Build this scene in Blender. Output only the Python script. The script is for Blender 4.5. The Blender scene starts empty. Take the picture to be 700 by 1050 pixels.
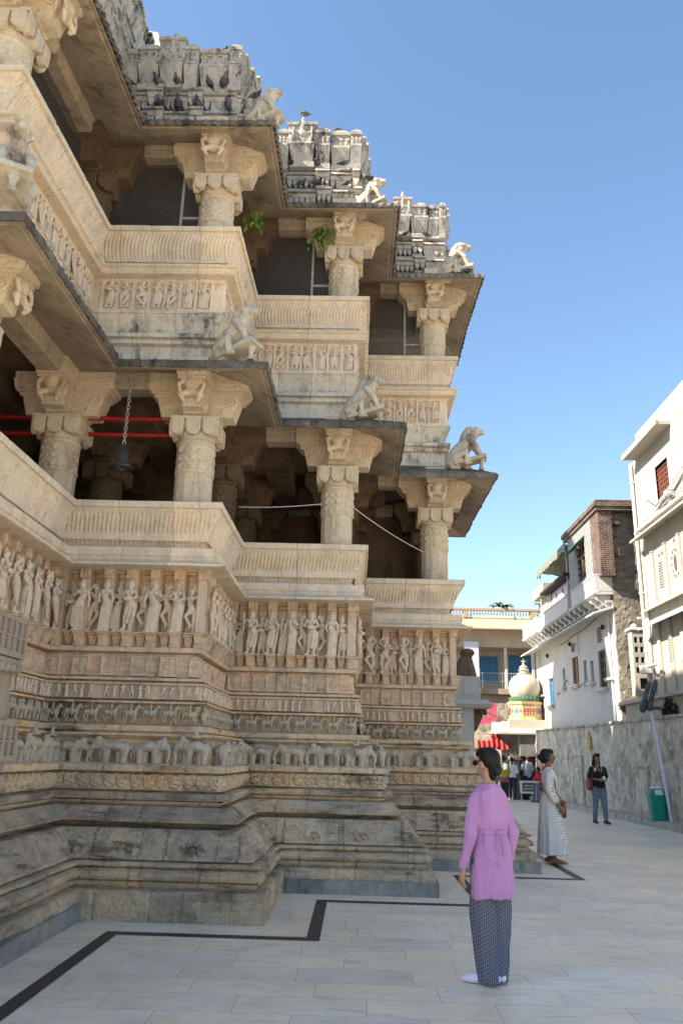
import bpy, math, random
import numpy as np
from mathutils import Vector, Matrix, noise as mnoise

random.seed(7)
R = math.radians
SC = bpy.context.scene
COL = SC.collection

# ------------------------------------------------------------------ camera
cam_d = bpy.data.cameras.new('camera')
cam = bpy.data.objects.new('camera', cam_d)
COL.objects.link(cam)
yaw, pitch, roll = R(-1.4395), R(17.127), R(1.521)
cam.location = (0, 0, 1.5)
_r = Vector((math.cos(yaw), -math.sin(yaw), 0))
_f = Vector((math.sin(yaw), math.cos(yaw), 0))
_f2 = _f * math.cos(pitch) + Vector((0, 0, 1)) * math.sin(pitch)
_u2 = -_f * math.sin(pitch) + Vector((0, 0, 1)) * math.cos(pitch)
_r2 = _r * math.cos(roll) + _u2 * math.sin(roll)
_u3 = -_r * math.sin(roll) + _u2 * math.cos(roll)
cam.matrix_world = Matrix(((_r2.x, _u3.x, -_f2.x, 0), (_r2.y, _u3.y, -_f2.y, 0), (_r2.z, _u3.z, -_f2.z, 1.5), (0, 0, 0, 1)))
cam_d.sensor_fit = 'HORIZONTAL'
cam_d.sensor_width = 24.0
cam_d.lens = 808.6 / 700 * 24.0
cam_d.clip_start = 0.05
cam_d.clip_end = 2000
SC.camera = cam

# ------------------------------------------------------------------ light
SUN = Vector((-0.72, -0.28, 0.66)).normalized()
world = bpy.data.worlds.new('World')
SC.world = world
world.use_nodes = True
wn = world.node_tree
bg = wn.nodes['Background']
sky = wn.nodes.new('ShaderNodeTexSky')
sky.sky_type = 'NISHITA'
sky.sun_disc = False
sky.sun_elevation = math.asin(SUN.z)
sky.sun_rotation = math.atan2(SUN.x, SUN.y)
sky.air_density = 1.0
sky.dust_density = 0.6
sky.ozone_density = 0.8
hs = wn.nodes.new('ShaderNodeHueSaturation')
hs.inputs['Saturation'].default_value = 1.07
hs.inputs['Hue'].default_value = .497
wn.links.new(sky.outputs[0], hs.inputs['Color'])
wn.links.new(hs.outputs[0], bg.inputs[0])
bg.inputs[1].default_value = 0.083
sun_d = bpy.data.lights.new('sun', 'SUN')
sun_d.energy = 4.0
sun_d.angle = R(0.5)
sun_d.color = (1.0, 0.91, 0.77)
sun = bpy.data.objects.new('sun', sun_d)
COL.objects.link(sun)
sun.rotation_euler = (-SUN).to_track_quat('-Z', 'Y').to_euler()
sun.location = (-30, -10, 40)
SC.view_settings.view_transform = 'Standard'
SC.view_settings.look = 'None'
SC.view_settings.exposure = 1.88
SC.view_settings.gamma = 1
SC.view_settings.use_curve_mapping = False
SC.cycles.use_denoising = True
SC.cycles.max_bounces = 8
SC.cycles.diffuse_bounces = 5
SC.cycles.transparent_max_bounces = 12

# ------------------------------------------------------------------ mesh helpers
class MB:
    def __init__(s):
        s.v = []; s.f = []; s.uv = None
    def add(s, vf, M=None):
        v, f = vf
        o = len(s.v)
        if M is not None:
            s.v += [tuple(M @ Vector(p)) for p in v]
        else:
            s.v += [tuple(p) for p in v]
        s.f += [tuple(i + o for i in q) for q in f]
        return s
    def mesh(s, name):
        m = bpy.data.meshes.new(name)
        m.from_pydata(s.v, [], s.f)
        m.update()
        return m

def box(x0, y0, z0, x1, y1, z1):
    if x1 < x0: x0, x1 = x1, x0
    if y1 < y0: y0, y1 = y1, y0
    if z1 < z0: z0, z1 = z1, z0
    v = [(x0,y0,z0),(x1,y0,z0),(x1,y1,z0),(x0,y1,z0),(x0,y0,z1),(x1,y0,z1),(x1,y1,z1),(x0,y1,z1)]
    return v, [(0,3,2,1),(4,5,6,7),(0,1,5,4),(1,2,6,5),(2,3,7,6),(3,0,4,7)]

def tbox(cx, cy, z0, z1, wx0, wy0, wx1, wy1):
    "box tapering from half widths (wx0, wy0) at z0 to (wx1, wy1) at z1"
    v = [(cx-wx0,cy-wy0,z0),(cx+wx0,cy-wy0,z0),(cx+wx0,cy+wy0,z0),(cx-wx0,cy+wy0,z0),
         (cx-wx1,cy-wy1,z1),(cx+wx1,cy-wy1,z1),(cx+wx1,cy+wy1,z1),(cx-wx1,cy+wy1,z1)]
    return v, [(0,3,2,1),(4,5,6,7),(0,1,5,4),(1,2,6,5),(2,3,7,6),(3,0,4,7)]

def prism(poly, a0, a1, axis='y'):
    "poly of (u, z); extruded along axis from a0 to a1"
    n = len(poly)
    if axis == 'y':
        v = [(u, a0, z) for u, z in poly] + [(u, a1, z) for u, z in poly]
    elif axis == 'x':
        v = [(a0, u, z) for u, z in poly] + [(a1, u, z) for u, z in poly]
    else:
        v = [(u, w, a0) for u, w in poly] + [(u, w, a1) for u, w in poly]
    f = [tuple(range(n)), tuple(range(2*n-1, n-1, -1))]
    f += [(i, i+n, (i+1) % n + n, (i+1) % n) for i in range(n)]
    return v, f

def lathe(prof, n=16, c=(0, 0), caps=True, rot=0.0):
    v = []; f = []
    for r, z in prof:
        for k in range(n):
            a = 2*math.pi*k/n + rot
            v.append((c[0]+r*math.cos(a), c[1]+r*math.sin(a), z))
    for j in range(len(prof)-1):
        for k in range(n):
            k2 = (k+1) % n
            f.append((j*n+k, j*n+k2, (j+1)*n+k2, (j+1)*n+k))
    if caps:
        f.append(tuple(range(n-1, -1, -1)))
        o = (len(prof)-1)*n
        f.append(tuple(range(o, o+n)))
    return v, f

def loft(rings):
    n = len(rings[0]); v = [p for r in rings for p in r]; f = []
    for j in range(len(rings)-1):
        for k in range(n):
            k2 = (k+1) % n
            f.append((j*n+k, j*n+k2, (j+1)*n+k2, (j+1)*n+k))
    f.append(tuple(range(n-1, -1, -1)))
    o = (len(rings)-1)*n
    f.append(tuple(range(o, o+n)))
    return v, f

def tube(pts, rads, n=10, flat=1.0, caps=True):
    pts = [Vector(p) for p in pts]
    if not hasattr(rads, '__len__'): rads = [rads]*len(pts)
    if caps:
        d0 = (pts[0]-pts[1]).normalized(); d1 = (pts[-1]-pts[-2]).normalized()
        P = [pts[0]+d0*rads[0]*.92, pts[0]+d0*rads[0]*.6] + pts + [pts[-1]+d1*rads[-1]*.6, pts[-1]+d1*rads[-1]*.92]
        Q = [rads[0]*.38, rads[0]*.8] + list(rads) + [rads[-1]*.8, rads[-1]*.38]
    else:
        P, Q = pts, list(rads)
    t0 = (P[1]-P[0]).normalized()
    a = Vector((0, 0, 1)) if abs(t0.z) < .9 else Vector((1, 0, 0))
    x = t0.cross(a).normalized()
    rings = []
    for i, p in enumerate(P):
        t = (P[min(i+1, len(P)-1)]-P[max(i-1, 0)]).normalized()
        x = (x - t*x.dot(t)).normalized()
        y = t.cross(x)
        rings.append([tuple(p + x*math.cos(2*math.pi*k/n)*Q[i] + y*math.sin(2*math.pi*k/n)*Q[i]*flat) for k in range(n)])
    return loft(rings)

def ell(c, r, rot=None, nu=12, nv=8):
    if not hasattr(r, '__len__'): r = (r, r, r)
    rings = []
    M = rot.to_matrix() if rot is not None else None
    for j in range(nv+1):
        ph = -math.pi/2 + math.pi*(j+.02)/(nv+.04)
        ring = []
        for k in range(nu):
            a = 2*math.pi*k/nu
            p = Vector((r[0]*math.cos(ph)*math.cos(a), r[1]*math.cos(ph)*math.sin(a), r[2]*math.sin(ph)))
            if M is not None: p = M @ p
            ring.append(tuple(p + Vector(c)))
        rings.append(ring)
    return loft(rings)

def ob(name, mb, mat, parent=None, smooth=False, loc=None, rot=None, scale=None):
    me = mb.mesh(name) if isinstance(mb, MB) else mb
    if mat is not None and len(me.materials) == 0: me.materials.append(mat)
    if smooth: me.polygons.foreach_set('use_smooth', [True]*len(me.polygons))
    o = bpy.data.objects.new(name, me)
    COL.objects.link(o)
    if parent is not None: o.parent = parent
    if loc is not None: o.location = loc
    if rot is not None: o.rotation_euler = rot
    if scale is not None: o.scale = scale
    return o

def empty(name, loc=(0, 0, 0), rz=0, parent=None):
    o = bpy.data.objects.new(name, None)
    COL.objects.link(o); o.location = loc; o.rotation_euler = (0, 0, rz)
    o.empty_display_size = .2
    if parent is not None: o.parent = parent
    return o

def tag(o, label=None, cat=None, group=None, kind=None):
    if label: o['label'] = label
    if cat: o['category'] = cat
    if group: o['group'] = group
    if kind: o['kind'] = kind
    return o

def kids(o):
    return [c for c in CHILD.get(o.name, [])]
CHILD = {}
def copy_tree(o, parent=None):
    c = o.copy(); COL.objects.link(c)
    if parent is not None: c.parent = parent
    for ch in list(o.children): copy_tree(ch, c)
    return c

def remesh(mb, voxel, smooth=4, fac=.5, name='m'):
    o = ob(name, mb, None)
    r = o.modifiers.new('r', 'REMESH'); r.mode = 'VOXEL'; r.voxel_size = voxel; r.use_smooth_shade = True
    if smooth:
        s = o.modifiers.new('s', 'SMOOTH'); s.iterations = smooth; s.factor = fac
    dg = bpy.context.evaluated_depsgraph_get()
    me = bpy.data.meshes.new_from_object(o.evaluated_get(dg))
    me.name = name
    old = o.data
    bpy.data.objects.remove(o); bpy.data.meshes.remove(old)
    me.polygons.foreach_set('use_smooth', [True]*len(me.polygons))
    return me

def bevel(o, w=.01, seg=2):
    b = o.modifiers.new('bevel', 'BEVEL'); b.width = w; b.segments = seg; b.limit_method = 'ANGLE'
    return o

# ------------------------------------------------------------------ materials
class NT:
    def __init__(s, name):
        s.m = bpy.data.materials.new(name); s.m.use_nodes = True
        s.t = s.m.node_tree; s.t.nodes.clear()
        s.out = s.t.nodes.new('ShaderNodeOutputMaterial')
        s.b = s.t.nodes.new('ShaderNodeBsdfPrincipled')
        s.t.links.new(s.b.outputs[0], s.out.inputs[0])
        s.b.inputs['Specular IOR Level'].default_value = .25
    def l(s, a, b): s.t.links.new(a, b)
    def n(s, ty): return s.t.nodes.new('ShaderNode' + ty)
    def coord(s, rnd=False, which='Object', scale=None):
        c = s.n('TexCoord').outputs[which]
        if rnd:
            oi = s.n('ObjectInfo'); mu = s.n('VectorMath'); mu.operation = 'MULTIPLY_ADD'
            cb = s.n('CombineXYZ')
            for i in range(3): s.l(oi.outputs['Random'], cb.inputs[i])
            s.l(cb.outputs[0], mu.inputs[0]); mu.inputs[1].default_value = (13.7, 7.1, 19.3); s.l(c, mu.inputs[2])
            c = mu.outputs[0]
        if scale is not None: c = s.scaled(c, scale)
        return c
    def scaled(s, c, sc):
        m = s.n('Mapping'); s.l(c, m.inputs[0]); m.inputs['Scale'].default_value = sc
        return m.outputs[0]
    def noise(s, c, scale, detail=5, rough=.6, dist=0.0):
        t = s.n('TexNoise'); s.l(c, t.inputs['Vector'])
        t.inputs['Scale'].default_value = scale; t.inputs['Detail'].default_value = detail
        t.inputs['Roughness'].default_value = rough; t.inputs['Distortion'].default_value = dist
        return t.outputs['Fac']
    def ramp(s, fac, stops):
        r = s.n('ValToRGB'); s.l(fac, r.inputs[0])
        e = r.color_ramp.elements
        while len(e) < len(stops): e.new(.5)
        for i, (p, c) in enumerate(stops):
            if not hasattr(c, '__len__'): c = (c, c, c)
            e[i].position = p; e[i].color = (*c, 1)
        return r.outputs[0]
    def mix(s, fac, a, b, mode='MIX'):
        m = s.n('Mix'); m.data_type = 'RGBA'; m.blend_type = mode
        for sock, val in ((m.inputs[0], fac), (m.inputs[6], a), (m.inputs[7], b)):
            if hasattr(val, 'links') or hasattr(val, 'node'): s.l(val, sock)
            elif hasattr(val, '__len__'): sock.default_value = (*val, 1) if len(val) == 3 else val
            else: sock.default_value = val
        return m.outputs[2]
    def math(s, op, a, b=None):
        m = s.n('Math'); m.operation = op
        for i, val in enumerate((a, b)):
            if val is None: continue
            if hasattr(val, 'node'): s.l(val, m.inputs[i])
            else: m.inputs[i].default_value = val
        return m.outputs[0]
    def base(s, c):
        if hasattr(c, 'node'): s.l(c, s.b.inputs['Base Color'])
        else: s.b.inputs['Base Color'].default_value = (*c, 1)
        return s
    def rough(s, r):
        if hasattr(r, 'node'): s.l(r, s.b.inputs['Roughness'])
        else: s.b.inputs['Roughness'].default_value = r
        return s
    def bump(s, h, strength=.4, dist=.02):
        b = s.n('Bump'); b.inputs['Strength'].default_value = strength; b.inputs['Distance'].default_value = dist
        s.l(h, b.inputs['Height']); s.l(b.outputs[0], s.b.inputs['Normal'])
        return s

def stone(name, c1, c2, c3, stain=(.10, .085, .07), amount=.5, rnd=False, joints=None, bump=.5, bdist=.02, spots=.3, mott=.45, layered=False):
    t = NT(name); c = t.coord(rnd)
    n1 = t.noise(c, 1.6, 6, .65)
    col = t.ramp(n1, [(.34, c1), (.5, c2), (.66, c3)])
    n2 = t.noise(c, 9, 6, .7)
    col = t.mix(mott, col, t.ramp(n2, [(.3, (.60, .57, .53)), (.5, (1, 1, 1)), (.72, (1.16, 1.12, 1.04))]), 'MULTIPLY')
    n6 = t.noise(c, 30, 6, .78)
    col = t.mix(.6, col, t.ramp(n6, [(.32, (.60, .57, .54)), (.5, (1, 1, 1)), (.7, (1.1, 1.1, 1.1))]), 'MULTIPLY')
    # soot and lichen: blotches drawn out along the courses (layered) or down the face
    st = t.scaled(c, (1.1, 1.1, 7)) if layered else t.scaled(c, (5, 5, 1.1))
    n3 = t.noise(st, 1.0, 8, .76)
    f3 = t.ramp(n3, [(.49, 0.0), (.58, 1.0)])
    n4 = t.noise(c, 1.9, 6, .66)
    f4 = t.ramp(n4, [(.44, 0.0), (.60, 1.0)])
    fac = t.math('MULTIPLY', t.math('MULTIPLY', f3, f4), amount)
    col = t.mix(fac, col, stain)
    sp = t.ramp(t.noise(c, 38, 4, .7), [(.60, 0.0), (.72, 1.0)])
    col = t.mix(t.math('MULTIPLY', sp, spots), col, stain)
    if joints:
        uv = t.n('TexCoord').outputs['UV']
        br = t.n('TexBrick'); t.l(uv, br.inputs['Vector'])
        br.inputs['Scale'].default_value = 1
        br.inputs['Brick Width'].default_value = joints[0]; br.inputs['Row Height'].default_value = joints[1]
        br.inputs['Mortar Size'].default_value = .004; br.inputs['Mortar Smooth'].default_value = .3
        br.inputs['Color1'].default_value = (1.10, 1.05, .96, 1); br.inputs['Color2'].default_value = (.78, .77, .77, 1)
        br.inputs['Mortar'].default_value = (.35, .32, .3, 1)
        col = t.mix(.8, col, br.outputs[0], 'MULTIPLY')
    t.base(col).rough(.88)
    h = t.math('ADD', t.math('MULTIPLY', t.noise(c, 14, 8, .75), 1.0), t.math('MULTIPLY', t.noise(c, 70, 4, .7), .35))
    t.bump(h, bump, bdist)
    return t.m

M = {}
M['base'] = stone('weathered_base_stone', (.46, .37, .28), (.63, .51, .37), (.70, .515, .335), (.09, .074, .062), .8, joints=(.74, 40), bump=.9, bdist=.035, spots=.5, mott=.8, layered=True)
M['slate'] = stone('slate_stone', (.17, .165, .16), (.25, .24, .225), (.34, .32, .285), (.06, .065, .075), .6, bump=.3)
M['band'] = stone('carved_band_stone', (.54, .425, .30), (.69, .525, .345), (.73, .485, .265), (.10, .082, .065), .9, bump=.6, spots=.45, mott=.6, layered=True)
M['bandr'] = stone('carved_animal_stone', (.40, .345, .27), (.53, .45, .34), (.58, .455, .31), (.10, .085, .07), .75, rnd=True, bump=.45, spots=.35)
M['frieze'] = stone('frieze_stone', (.53, .405, .285), (.68, .515, .365), (.72, .475, .29), (.16, .11, .075), .5, bump=.5)
M['friezer'] = stone('carved_figure_stone', (.60, .49, .37), (.72, .59, .445), (.74, .57, .40), (.18, .13, .09), .4, rnd=True, bump=.35, spots=.2)
M['pale'] = stone('pale_stone', (.62, .535, .435), (.75, .65, .52), (.78, .635, .475), (.30, .23, .165), .35, joints=(1.05, 40), bump=.4, spots=.2, mott=.35)
M['paler'] = stone('pale_column_stone', (.55, .45, .33), (.64, .535, .395), (.66, .52, .34), (.28, .20, .13), .5, rnd=True, bump=.5, spots=.3)
M['white'] = stone('whitewashed_stone', (.60, .56, .49), (.72, .67, .57), (.74, .66, .53), (.10, .09, .08), .9, joints=(.5, 40), bump=.5, spots=.35)
M['tower'] = stone('roof_stone', (.36, .34, .305), (.50, .465, .41), (.54, .48, .40), (.035, .032, .03), 1.0, bump=.6, spots=.6, mott=.8)
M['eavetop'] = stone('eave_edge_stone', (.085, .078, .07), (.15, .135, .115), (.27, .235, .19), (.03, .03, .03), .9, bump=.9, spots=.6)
M['under'] = stone('eave_underside_stone', (.36, .30, .23), (.47, .39, .30), (.51, .41, .30), (.13, .10, .075), .6, joints=(.9, .45), bump=.5)
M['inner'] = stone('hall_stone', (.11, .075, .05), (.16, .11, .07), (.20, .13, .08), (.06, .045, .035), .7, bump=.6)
M['statue'] = stone('statue_stone', (.40, .35, .285), (.55, .48, .38), (.60, .51, .38), (.11, .09, .075), .9, rnd=True, bump=.3, spots=.25)

def plain(name, c, rough=.6, var=.15, scale=6, bump=0, bscale=30, metal=0, stain=None, amount=.5, rnd=False):
    t = NT(name); co = t.coord(rnd)
    n = t.noise(co, scale, 6, .65)
    lo = tuple(x*(1-var) for x in c); hi = tuple(min(1, x*(1+var)) for x in c)
    col = t.ramp(n, [(.35, lo), (.65, hi)])
    if stain is not None:
        s2 = t.ramp(t.noise(t.scaled(co, (3, 3, .45)), 1.2, 7, .7), [(.50, 0.0), (.72, 1.0)])
        col = t.mix(t.math('MULTIPLY', s2, amount), col, stain)
    t.base(col).rough(rough)
    t.b.inputs['Metallic'].default_value = metal
    if bump: t.bump(t.noise(co, bscale, 6, .7), bump, .01)
    return t.m

def marble():
    t = NT('marble_tiles'); c = t.coord()
    sx = t.n('SeparateXYZ'); t.l(c, sx.inputs[0])
    # slabs laid in running courses along X, each with its own tint
    row = t.math('FLOOR', t.math('DIVIDE', sx.outputs[1], .36))
    wr = t.n('TexWhiteNoise'); wr.noise_dimensions = '1D'; t.l(row, wr.inputs['W'])
    xs = t.math('ADD', t.math('DIVIDE', sx.outputs[0], .82), t.math('MULTIPLY', wr.outputs['Value'], 3.0))
    cell = t.math('FLOOR', xs)
    cb = t.n('CombineXYZ'); t.l(cell, cb.inputs[0]); t.l(row, cb.inputs[1])
    wn2 = t.n('TexWhiteNoise'); wn2.noise_dimensions = '3D'; t.l(cb.outputs[0], wn2.inputs['Vector'])
    tint = t.ramp(wn2.outputs['Value'], [(0, (.79, .69, .54)), (.2, (.86, .75, .575)), (.4, (.86, .735, .55)), (.6, (.84, .735, .575)), (.78, (.72, .655, .555)), (1, (.86, .775, .63))])
    off = t.n('VectorMath'); off.operation = 'MULTIPLY_ADD'; t.l(wn2.outputs['Color'], off.inputs[0]); off.inputs[1].default_value = (9, 9, 9); t.l(c, off.inputs[2])
    v1 = t.noise(t.scaled(off.outputs[0], (1.0, 3.2, 1)), 1.6, 8, .62, 1.6)
    veins = t.ramp(v1, [(.33, (.70, .71, .71)), (.43, (.94, .94, .93)), (.57, (1.03, 1.02, 1.0)), (.67, (.85, .80, .72))])
    col = t.mix(.85, tint, veins, 'MULTIPLY')
    v2 = t.ramp(t.noise(c, .7, 5, .6), [(.35, (.86, .85, .83)), (.6, (1, 1, 1))])
    col = t.mix(.8, col, v2, 'MULTIPLY')
    fx = t.math('FRACT', xs); fy = t.math('FRACT', t.math('DIVIDE', sx.outputs[1], .36))
    ex = t.math('MINIMUM', fx, t.math('SUBTRACT', 1.0, fx)); ey = t.math('MINIMUM', fy, t.math('SUBTRACT', 1.0, fy))
    jx = t.math('LESS_THAN', ex, .0045); jy = t.math('LESS_THAN', ey, .010)
    j = t.math('MAXIMUM', jx, jy)
    col = t.mix(t.math('MULTIPLY', j, .5), col, (.24, .225, .20))
    dirt = t.ramp(t.noise(c, 2.2, 9, .78, .3), [(.50, 0.0), (.70, 1.0)])
    col = t.mix(t.math('MULTIPLY', dirt, .30), col, (.36, .32, .26))
    dr = t.ramp(t.noise(c, 26, 3, .6), [(.67, 0.0), (.71, 1.0)])
    col = t.mix(t.math('MULTIPLY', dr, .35), col, (.20, .19, .17))
    t.base(col)
    t.rough(t.ramp(t.noise(c, 3, 5, .6), [(.3, .34), (.7, .55)]))
    t.b.inputs['Specular IOR Level'].default_value = .4
    t.bump(t.noise(c, 9, 5, .6), .05, .01)
    return t.m
M['marble'] = marble()
M['black'] = plain('black_marble', (.035, .037, .042), .4, .4, 9)
M['earth'] = plain('dusty_ground', (.30, .26, .21), .9, .25, .5)

# ------------------------------------------------------------------ the temple plan
def warp(y, z):
    return z + .02*(min(max(y, 5.0), 14.5)-8.5)*max(0.0, z-4.0)
# corner x, y and the sense of the inset in y
PLAN = [(-15, -.8, 1), (-7.4, -.8, 1), (-7.4, 1.2, 1), (-5.9, 1.2, 1), (-5.9, 3.2, 1), (-4.2, 3.2, 1), (-4.2, 5.15, 1),  # steps out of view on the left, added to shade the foreground floor
        (-2.5, 5.15, 1), (-2.5, 7.88, 1), (-.79, 7.88, 1), (-.79, 9.72, 1), (.93, 9.72, 1), (.93, 11.9, 1), (2.55, 11.9, 1),
        (2.55, 16.5, -1), (.93, 16.5, -1), (.93, 18.3, -1), (-.79, 18.3, -1), (-.79, 20.1, -1), (-2.5, 20.1, -1), (-2.5, 22.5, -1), (-15, 22.5, -1)]
FINE = {7: 1, 8: 1, 9: 1, 10: 1, 11: .4, 12: 1, 13: .5}   # edge index (from that corner to the next) -> wanted detail
def corner(i, d):
    x, y, s = PLAN[i]
    return (x-d, y+d*s)
def enormal(i):
    a = PLAN[i]; b = PLAN[i+1]
    t = Vector((b[0]-a[0], b[1]-a[1], 0))
    if i == 13: t = Vector((0, 1, 0))
    t.normalize()
    return t, Vector((t.y, -t.x, 0))

def sweep(prof, step=.05, pstep=None, disp=None, edges=None, cap=False):
    "carry a moulding profile of (inset, height) round the stepped plan; disp(u, v, edge, p) moves a point outwards"
    mb = MB(); uvs = []
    P = [prof[0]]
    V = [0.0]
    for a, b in zip(prof[:-1], prof[1:]):
        L = math.hypot(b[0]-a[0], b[1]-a[1])
        k = 1 if pstep is None else max(1, int(round(L/pstep)))
        for q in range(1, k+1):
            P.append((a[0]+(b[0]-a[0])*q/k, a[1]+(b[1]-a[1])*q/k)); V.append(V[-1]+L/k)
    e0, e1 = edges if edges else (0, len(PLAN)-2)
    cols = []
    u = 0.0
    for e in range(e0, e1+1):
        a = corner(e, P[0][0]); b = corner(e+1, P[0][0])
        L = math.hypot(b[0]-a[0], b[1]-a[1])
        fine = FINE.get(e, 0)
        n = max(1, int(round(L*fine/step))) if fine else 1
        t, nn = enormal(e)
        for k in range(n+(1 if e == e1 else 0)):
            cols.append((e, k/n, u+L*k/n, nn, k == 0))
        u += L
    m = len(P)
    for (e, s, uu, nn, isc) in cols:
        if isc and e > e0:
            n2 = (nn + enormal(e-1)[1]).normalized()*1.414
        else: n2 = nn
        for (d, z), v in zip(P, V):
            a = corner(e, d); b = corner(e+1, d)
            x = a[0]+(b[0]-a[0])*s; y = a[1]+(b[1]-a[1])*s
            te = enormal(e)[0]; sy_s = PLAN[e][2]
            ue = uu + (d-P[0][0])*(-te.x + te.y*sy_s)
            if disp is not None and (FINE.get(e, 0) or isc):
                h = disp(ue, v, e, (x, y, z)); x += n2.x*h; y += n2.y*h
            mb.v.append((x, y, warp(y, z))); uvs.append((ue, v))
    for i in range(len(cols)-1):
        for j in range(m-1):
            mb.f.append((i*m+j, (i+1)*m+j, (i+1)*m+j+1, i*m+j+1))
    mb.uv = uvs
    return mb

def sweep_ob(name, prof, mat, parent, step=.05, pstep=None, disp=None, edges=None, smooth=False):
    mb = sweep(prof, step, pstep, disp, edges)
    me = mb.mesh(name)
    lay = me.uv_layers.new(name='UVMap')
    idx = np.zeros(len(me.loops), dtype=np.int32); me.loops.foreach_get('vertex_index', idx)
    lay.data.foreach_set('uv', np.array(mb.uv, dtype=np.float32)[idx].ravel())
    return ob(name, me, mat, parent, smooth)

def nz(p, s): return mnoise.noise(Vector((p[0]*s, p[1]*s, p[2]*s)))
def hsh(i, j=0): return (math.sin(i*127.1+j*311.7)*43758.5453) % 1.0
def worn(amp=.012, block=.72, jdepth=.018, seed=0, blockamp=.012, lay=0):
    def f(u, v, e, p):
        b = math.floor(u/block+seed*.37)
        fr = abs((u/block+seed*.37) % 1.0)
        near = min(fr, 1-fr)*block
        h = amp*nz(p, 5.5)+amp*.7*nz((p[0]+3, p[1], p[2]*2.2), 14)+amp*.5*nz(p, 33)
        if lay: h += lay*nz((p[0]*.9, p[1]*.9, p[2]*34+seed), 1.0)+lay*.8*nz((p[0]*3, p[1]*3, p[2]*60), 1.0)
        c = nz((p[0]*1.5+9, p[1]*1.5, p[2]*4+seed), 2.0)
        if c > .28: h -= (c-.28)*amp*5
        return h + (hsh(b, seed)-.5)*blockamp - (jdepth if near < .016 else 0)
    return f

temple = empty('temple')
tag(temple, 'tall carved stone temple stepping back in balconied bays with monkey statues on its eaves', 'temple')

# plinth and base mouldings
sweep_ob('plinth_course', [(0, -.1), (0, .15), (0, .245), (.02, .258), (.13, .266)], M['base'], temple, .03, .03, worn(.013, .8, .022, 1, .016, .005))
sweep_ob('slate_skirting', [(.03, -.02), (-.034, -.02), (-.034, .15), (.03, .153)], M['slate'], temple, .06, None, worn(.004, .62, .012, 2, .004), edges=(6, 7))
sweep_ob('slate_skirting', [(.03, -.02), (-.034, -.02), (-.034, .15), (.03, .153)], M['slate'], temple, .06, None, worn(.004, .62, .012, 2, .004), edges=(10, 13))
sweep_ob('torus_course', [(.13, .26), (.13, .285), (.095, .29), (.095, .325), (.12, .33), (.12, .342), (.055, .348), (.04, .375), (.05, .41), (.09, .435), (.125, .44), (.125, .455), (.065, .462), (.068, .49), (.16, .494)], M['base'], temple, .03, .025, worn(.014, .66, .024, 3, .02, .012))
def lotus(u, v, e, p):
    w = worn(.016, .7, .026, 4, .02, .007)(u, v, e, p)
    k = (u % .58)/.58-.5
    q = (v-.19)/.16
    dx, dz = k*.58, q*.16
    r = math.hypot(dx, dz)
    if r < .16:
        a = math.atan2(dz, dx); m = hsh(math.floor(u/.58), 4)
        if m < .5: w += .045*(1-r/.16)*(1+.8*math.sin(a*8+r*50))
        else: w += .05*(1-r/.16)*max(0, math.sin(a*2+r*70+m*9))
    if .30 < v < .36: w += .012
    return w
sweep_ob('lotus_course', [(.19, .49), (.19, .505), (.135, .51), (.14, .535), (.155, .54), (.19, .555), (.25, .64), (.32, .745), (.335, .762), (.50, .768)], M['base'], temple, .022, .022, lotus)
sweep_ob('drip_course', [(.60, .76), (.60, .805), (.40, .812), (.362, .822), (.362, .848), (.385, .852), (.45, .905), (.50, .958), (.60, .962)], M['base'], temple, .03, .03, worn(.012, 1.0, .022, 5, .02, .006))
sweep_ob('recess_course', [(.60, .79), (.60, .978), (.555, .982), (.552, 1.004), (.60, 1.008), (.60, 1.022)], M['frieze'], temple, .04, .04, worn(.006, .4, .02, 6))
sweep_ob('slab_course', [(.62, 1.016), (.485, 1.022), (.475, 1.045), (.475, 1.08), (.50, 1.086), (.63, 1.090)], M['base'], temple, .03, .03, worn(.012, .9, .022, 7, .02, .006))
def faces(u, v, e, p):
    w = worn(.006, .55, .01, 8)(u, v, e, p)
    k = (u % .135)/.135-.5; q = (v-.163)/.15
    r = math.hypot(k*1.05, q)
    if r < .46:
        w += .045*math.sqrt(max(0, 1-(r/.46)**2))
        for ex in (-.16, .16):
            if math.hypot(k-ex, q-.12) < .09: w -= .022
        if abs(q+.2) < .07 and abs(k) < .22: w -= .02
        w += .008*math.sin(v*150)
        if q > .12 and abs(k) > .2: w += .02
    return w
sweep_ob('mask_band', [(.63, 1.085), (.63, 1.105), (.568, 1.11), (.565, 1.18), (.565, 1.262), (.63, 1.266), (.63, 1.286)], M['band'], temple, .0125, .0125, faces)
sweep_ob('elephant_ledge', [(.60, 1.28), (.505, 1.288), (.50, 1.342), (.52, 1.352), (.68, 1.356)], M['band'], temple, .03, .03, worn(.010, .42, .022, 9, .02))
el_band = sweep_ob('elephant_frieze', [(.72, 1.35), (.73, 1.60), (.675, 1.635), (.66, 1.640), (.66, 1.658), (.80, 1.662), (.80, 1.682), (.765, 1.688), (.765, 1.742), (.80, 1.750), (.95, 1.755)], M['band'], temple, .03, .03, worn(.008, .9, .015, 10))
ho_band = sweep_ob('horse_frieze', [(.93, 1.75), (.93, 1.965), (.86, 1.975), (.832, 1.982), (.832, 2.002), (.94, 2.006)], M['band'], temple, .03, .03, worn(.006, .9, .012, 11))
def minis(u, v, e, p):
    w = worn(.004, .62, .012, 12)(u, v, e, p)
    if .11 < v < .28 and (u % .62) < .05: w += .03
    return w
sm_band = sweep_ob('small_figure_band', [(.95, 2.0), (.95, 2.018), (.88, 2.021), (.905, 2.03), (.905, 2.175), (.87, 2.18), (.868, 2.200), (.97, 2.204), (.97, 2.222), (.90, 2.226), (.895, 2.256), (.95, 2.262), (1.03, 2.264)], M['frieze'], temple, .0085, .011, minis)
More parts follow.
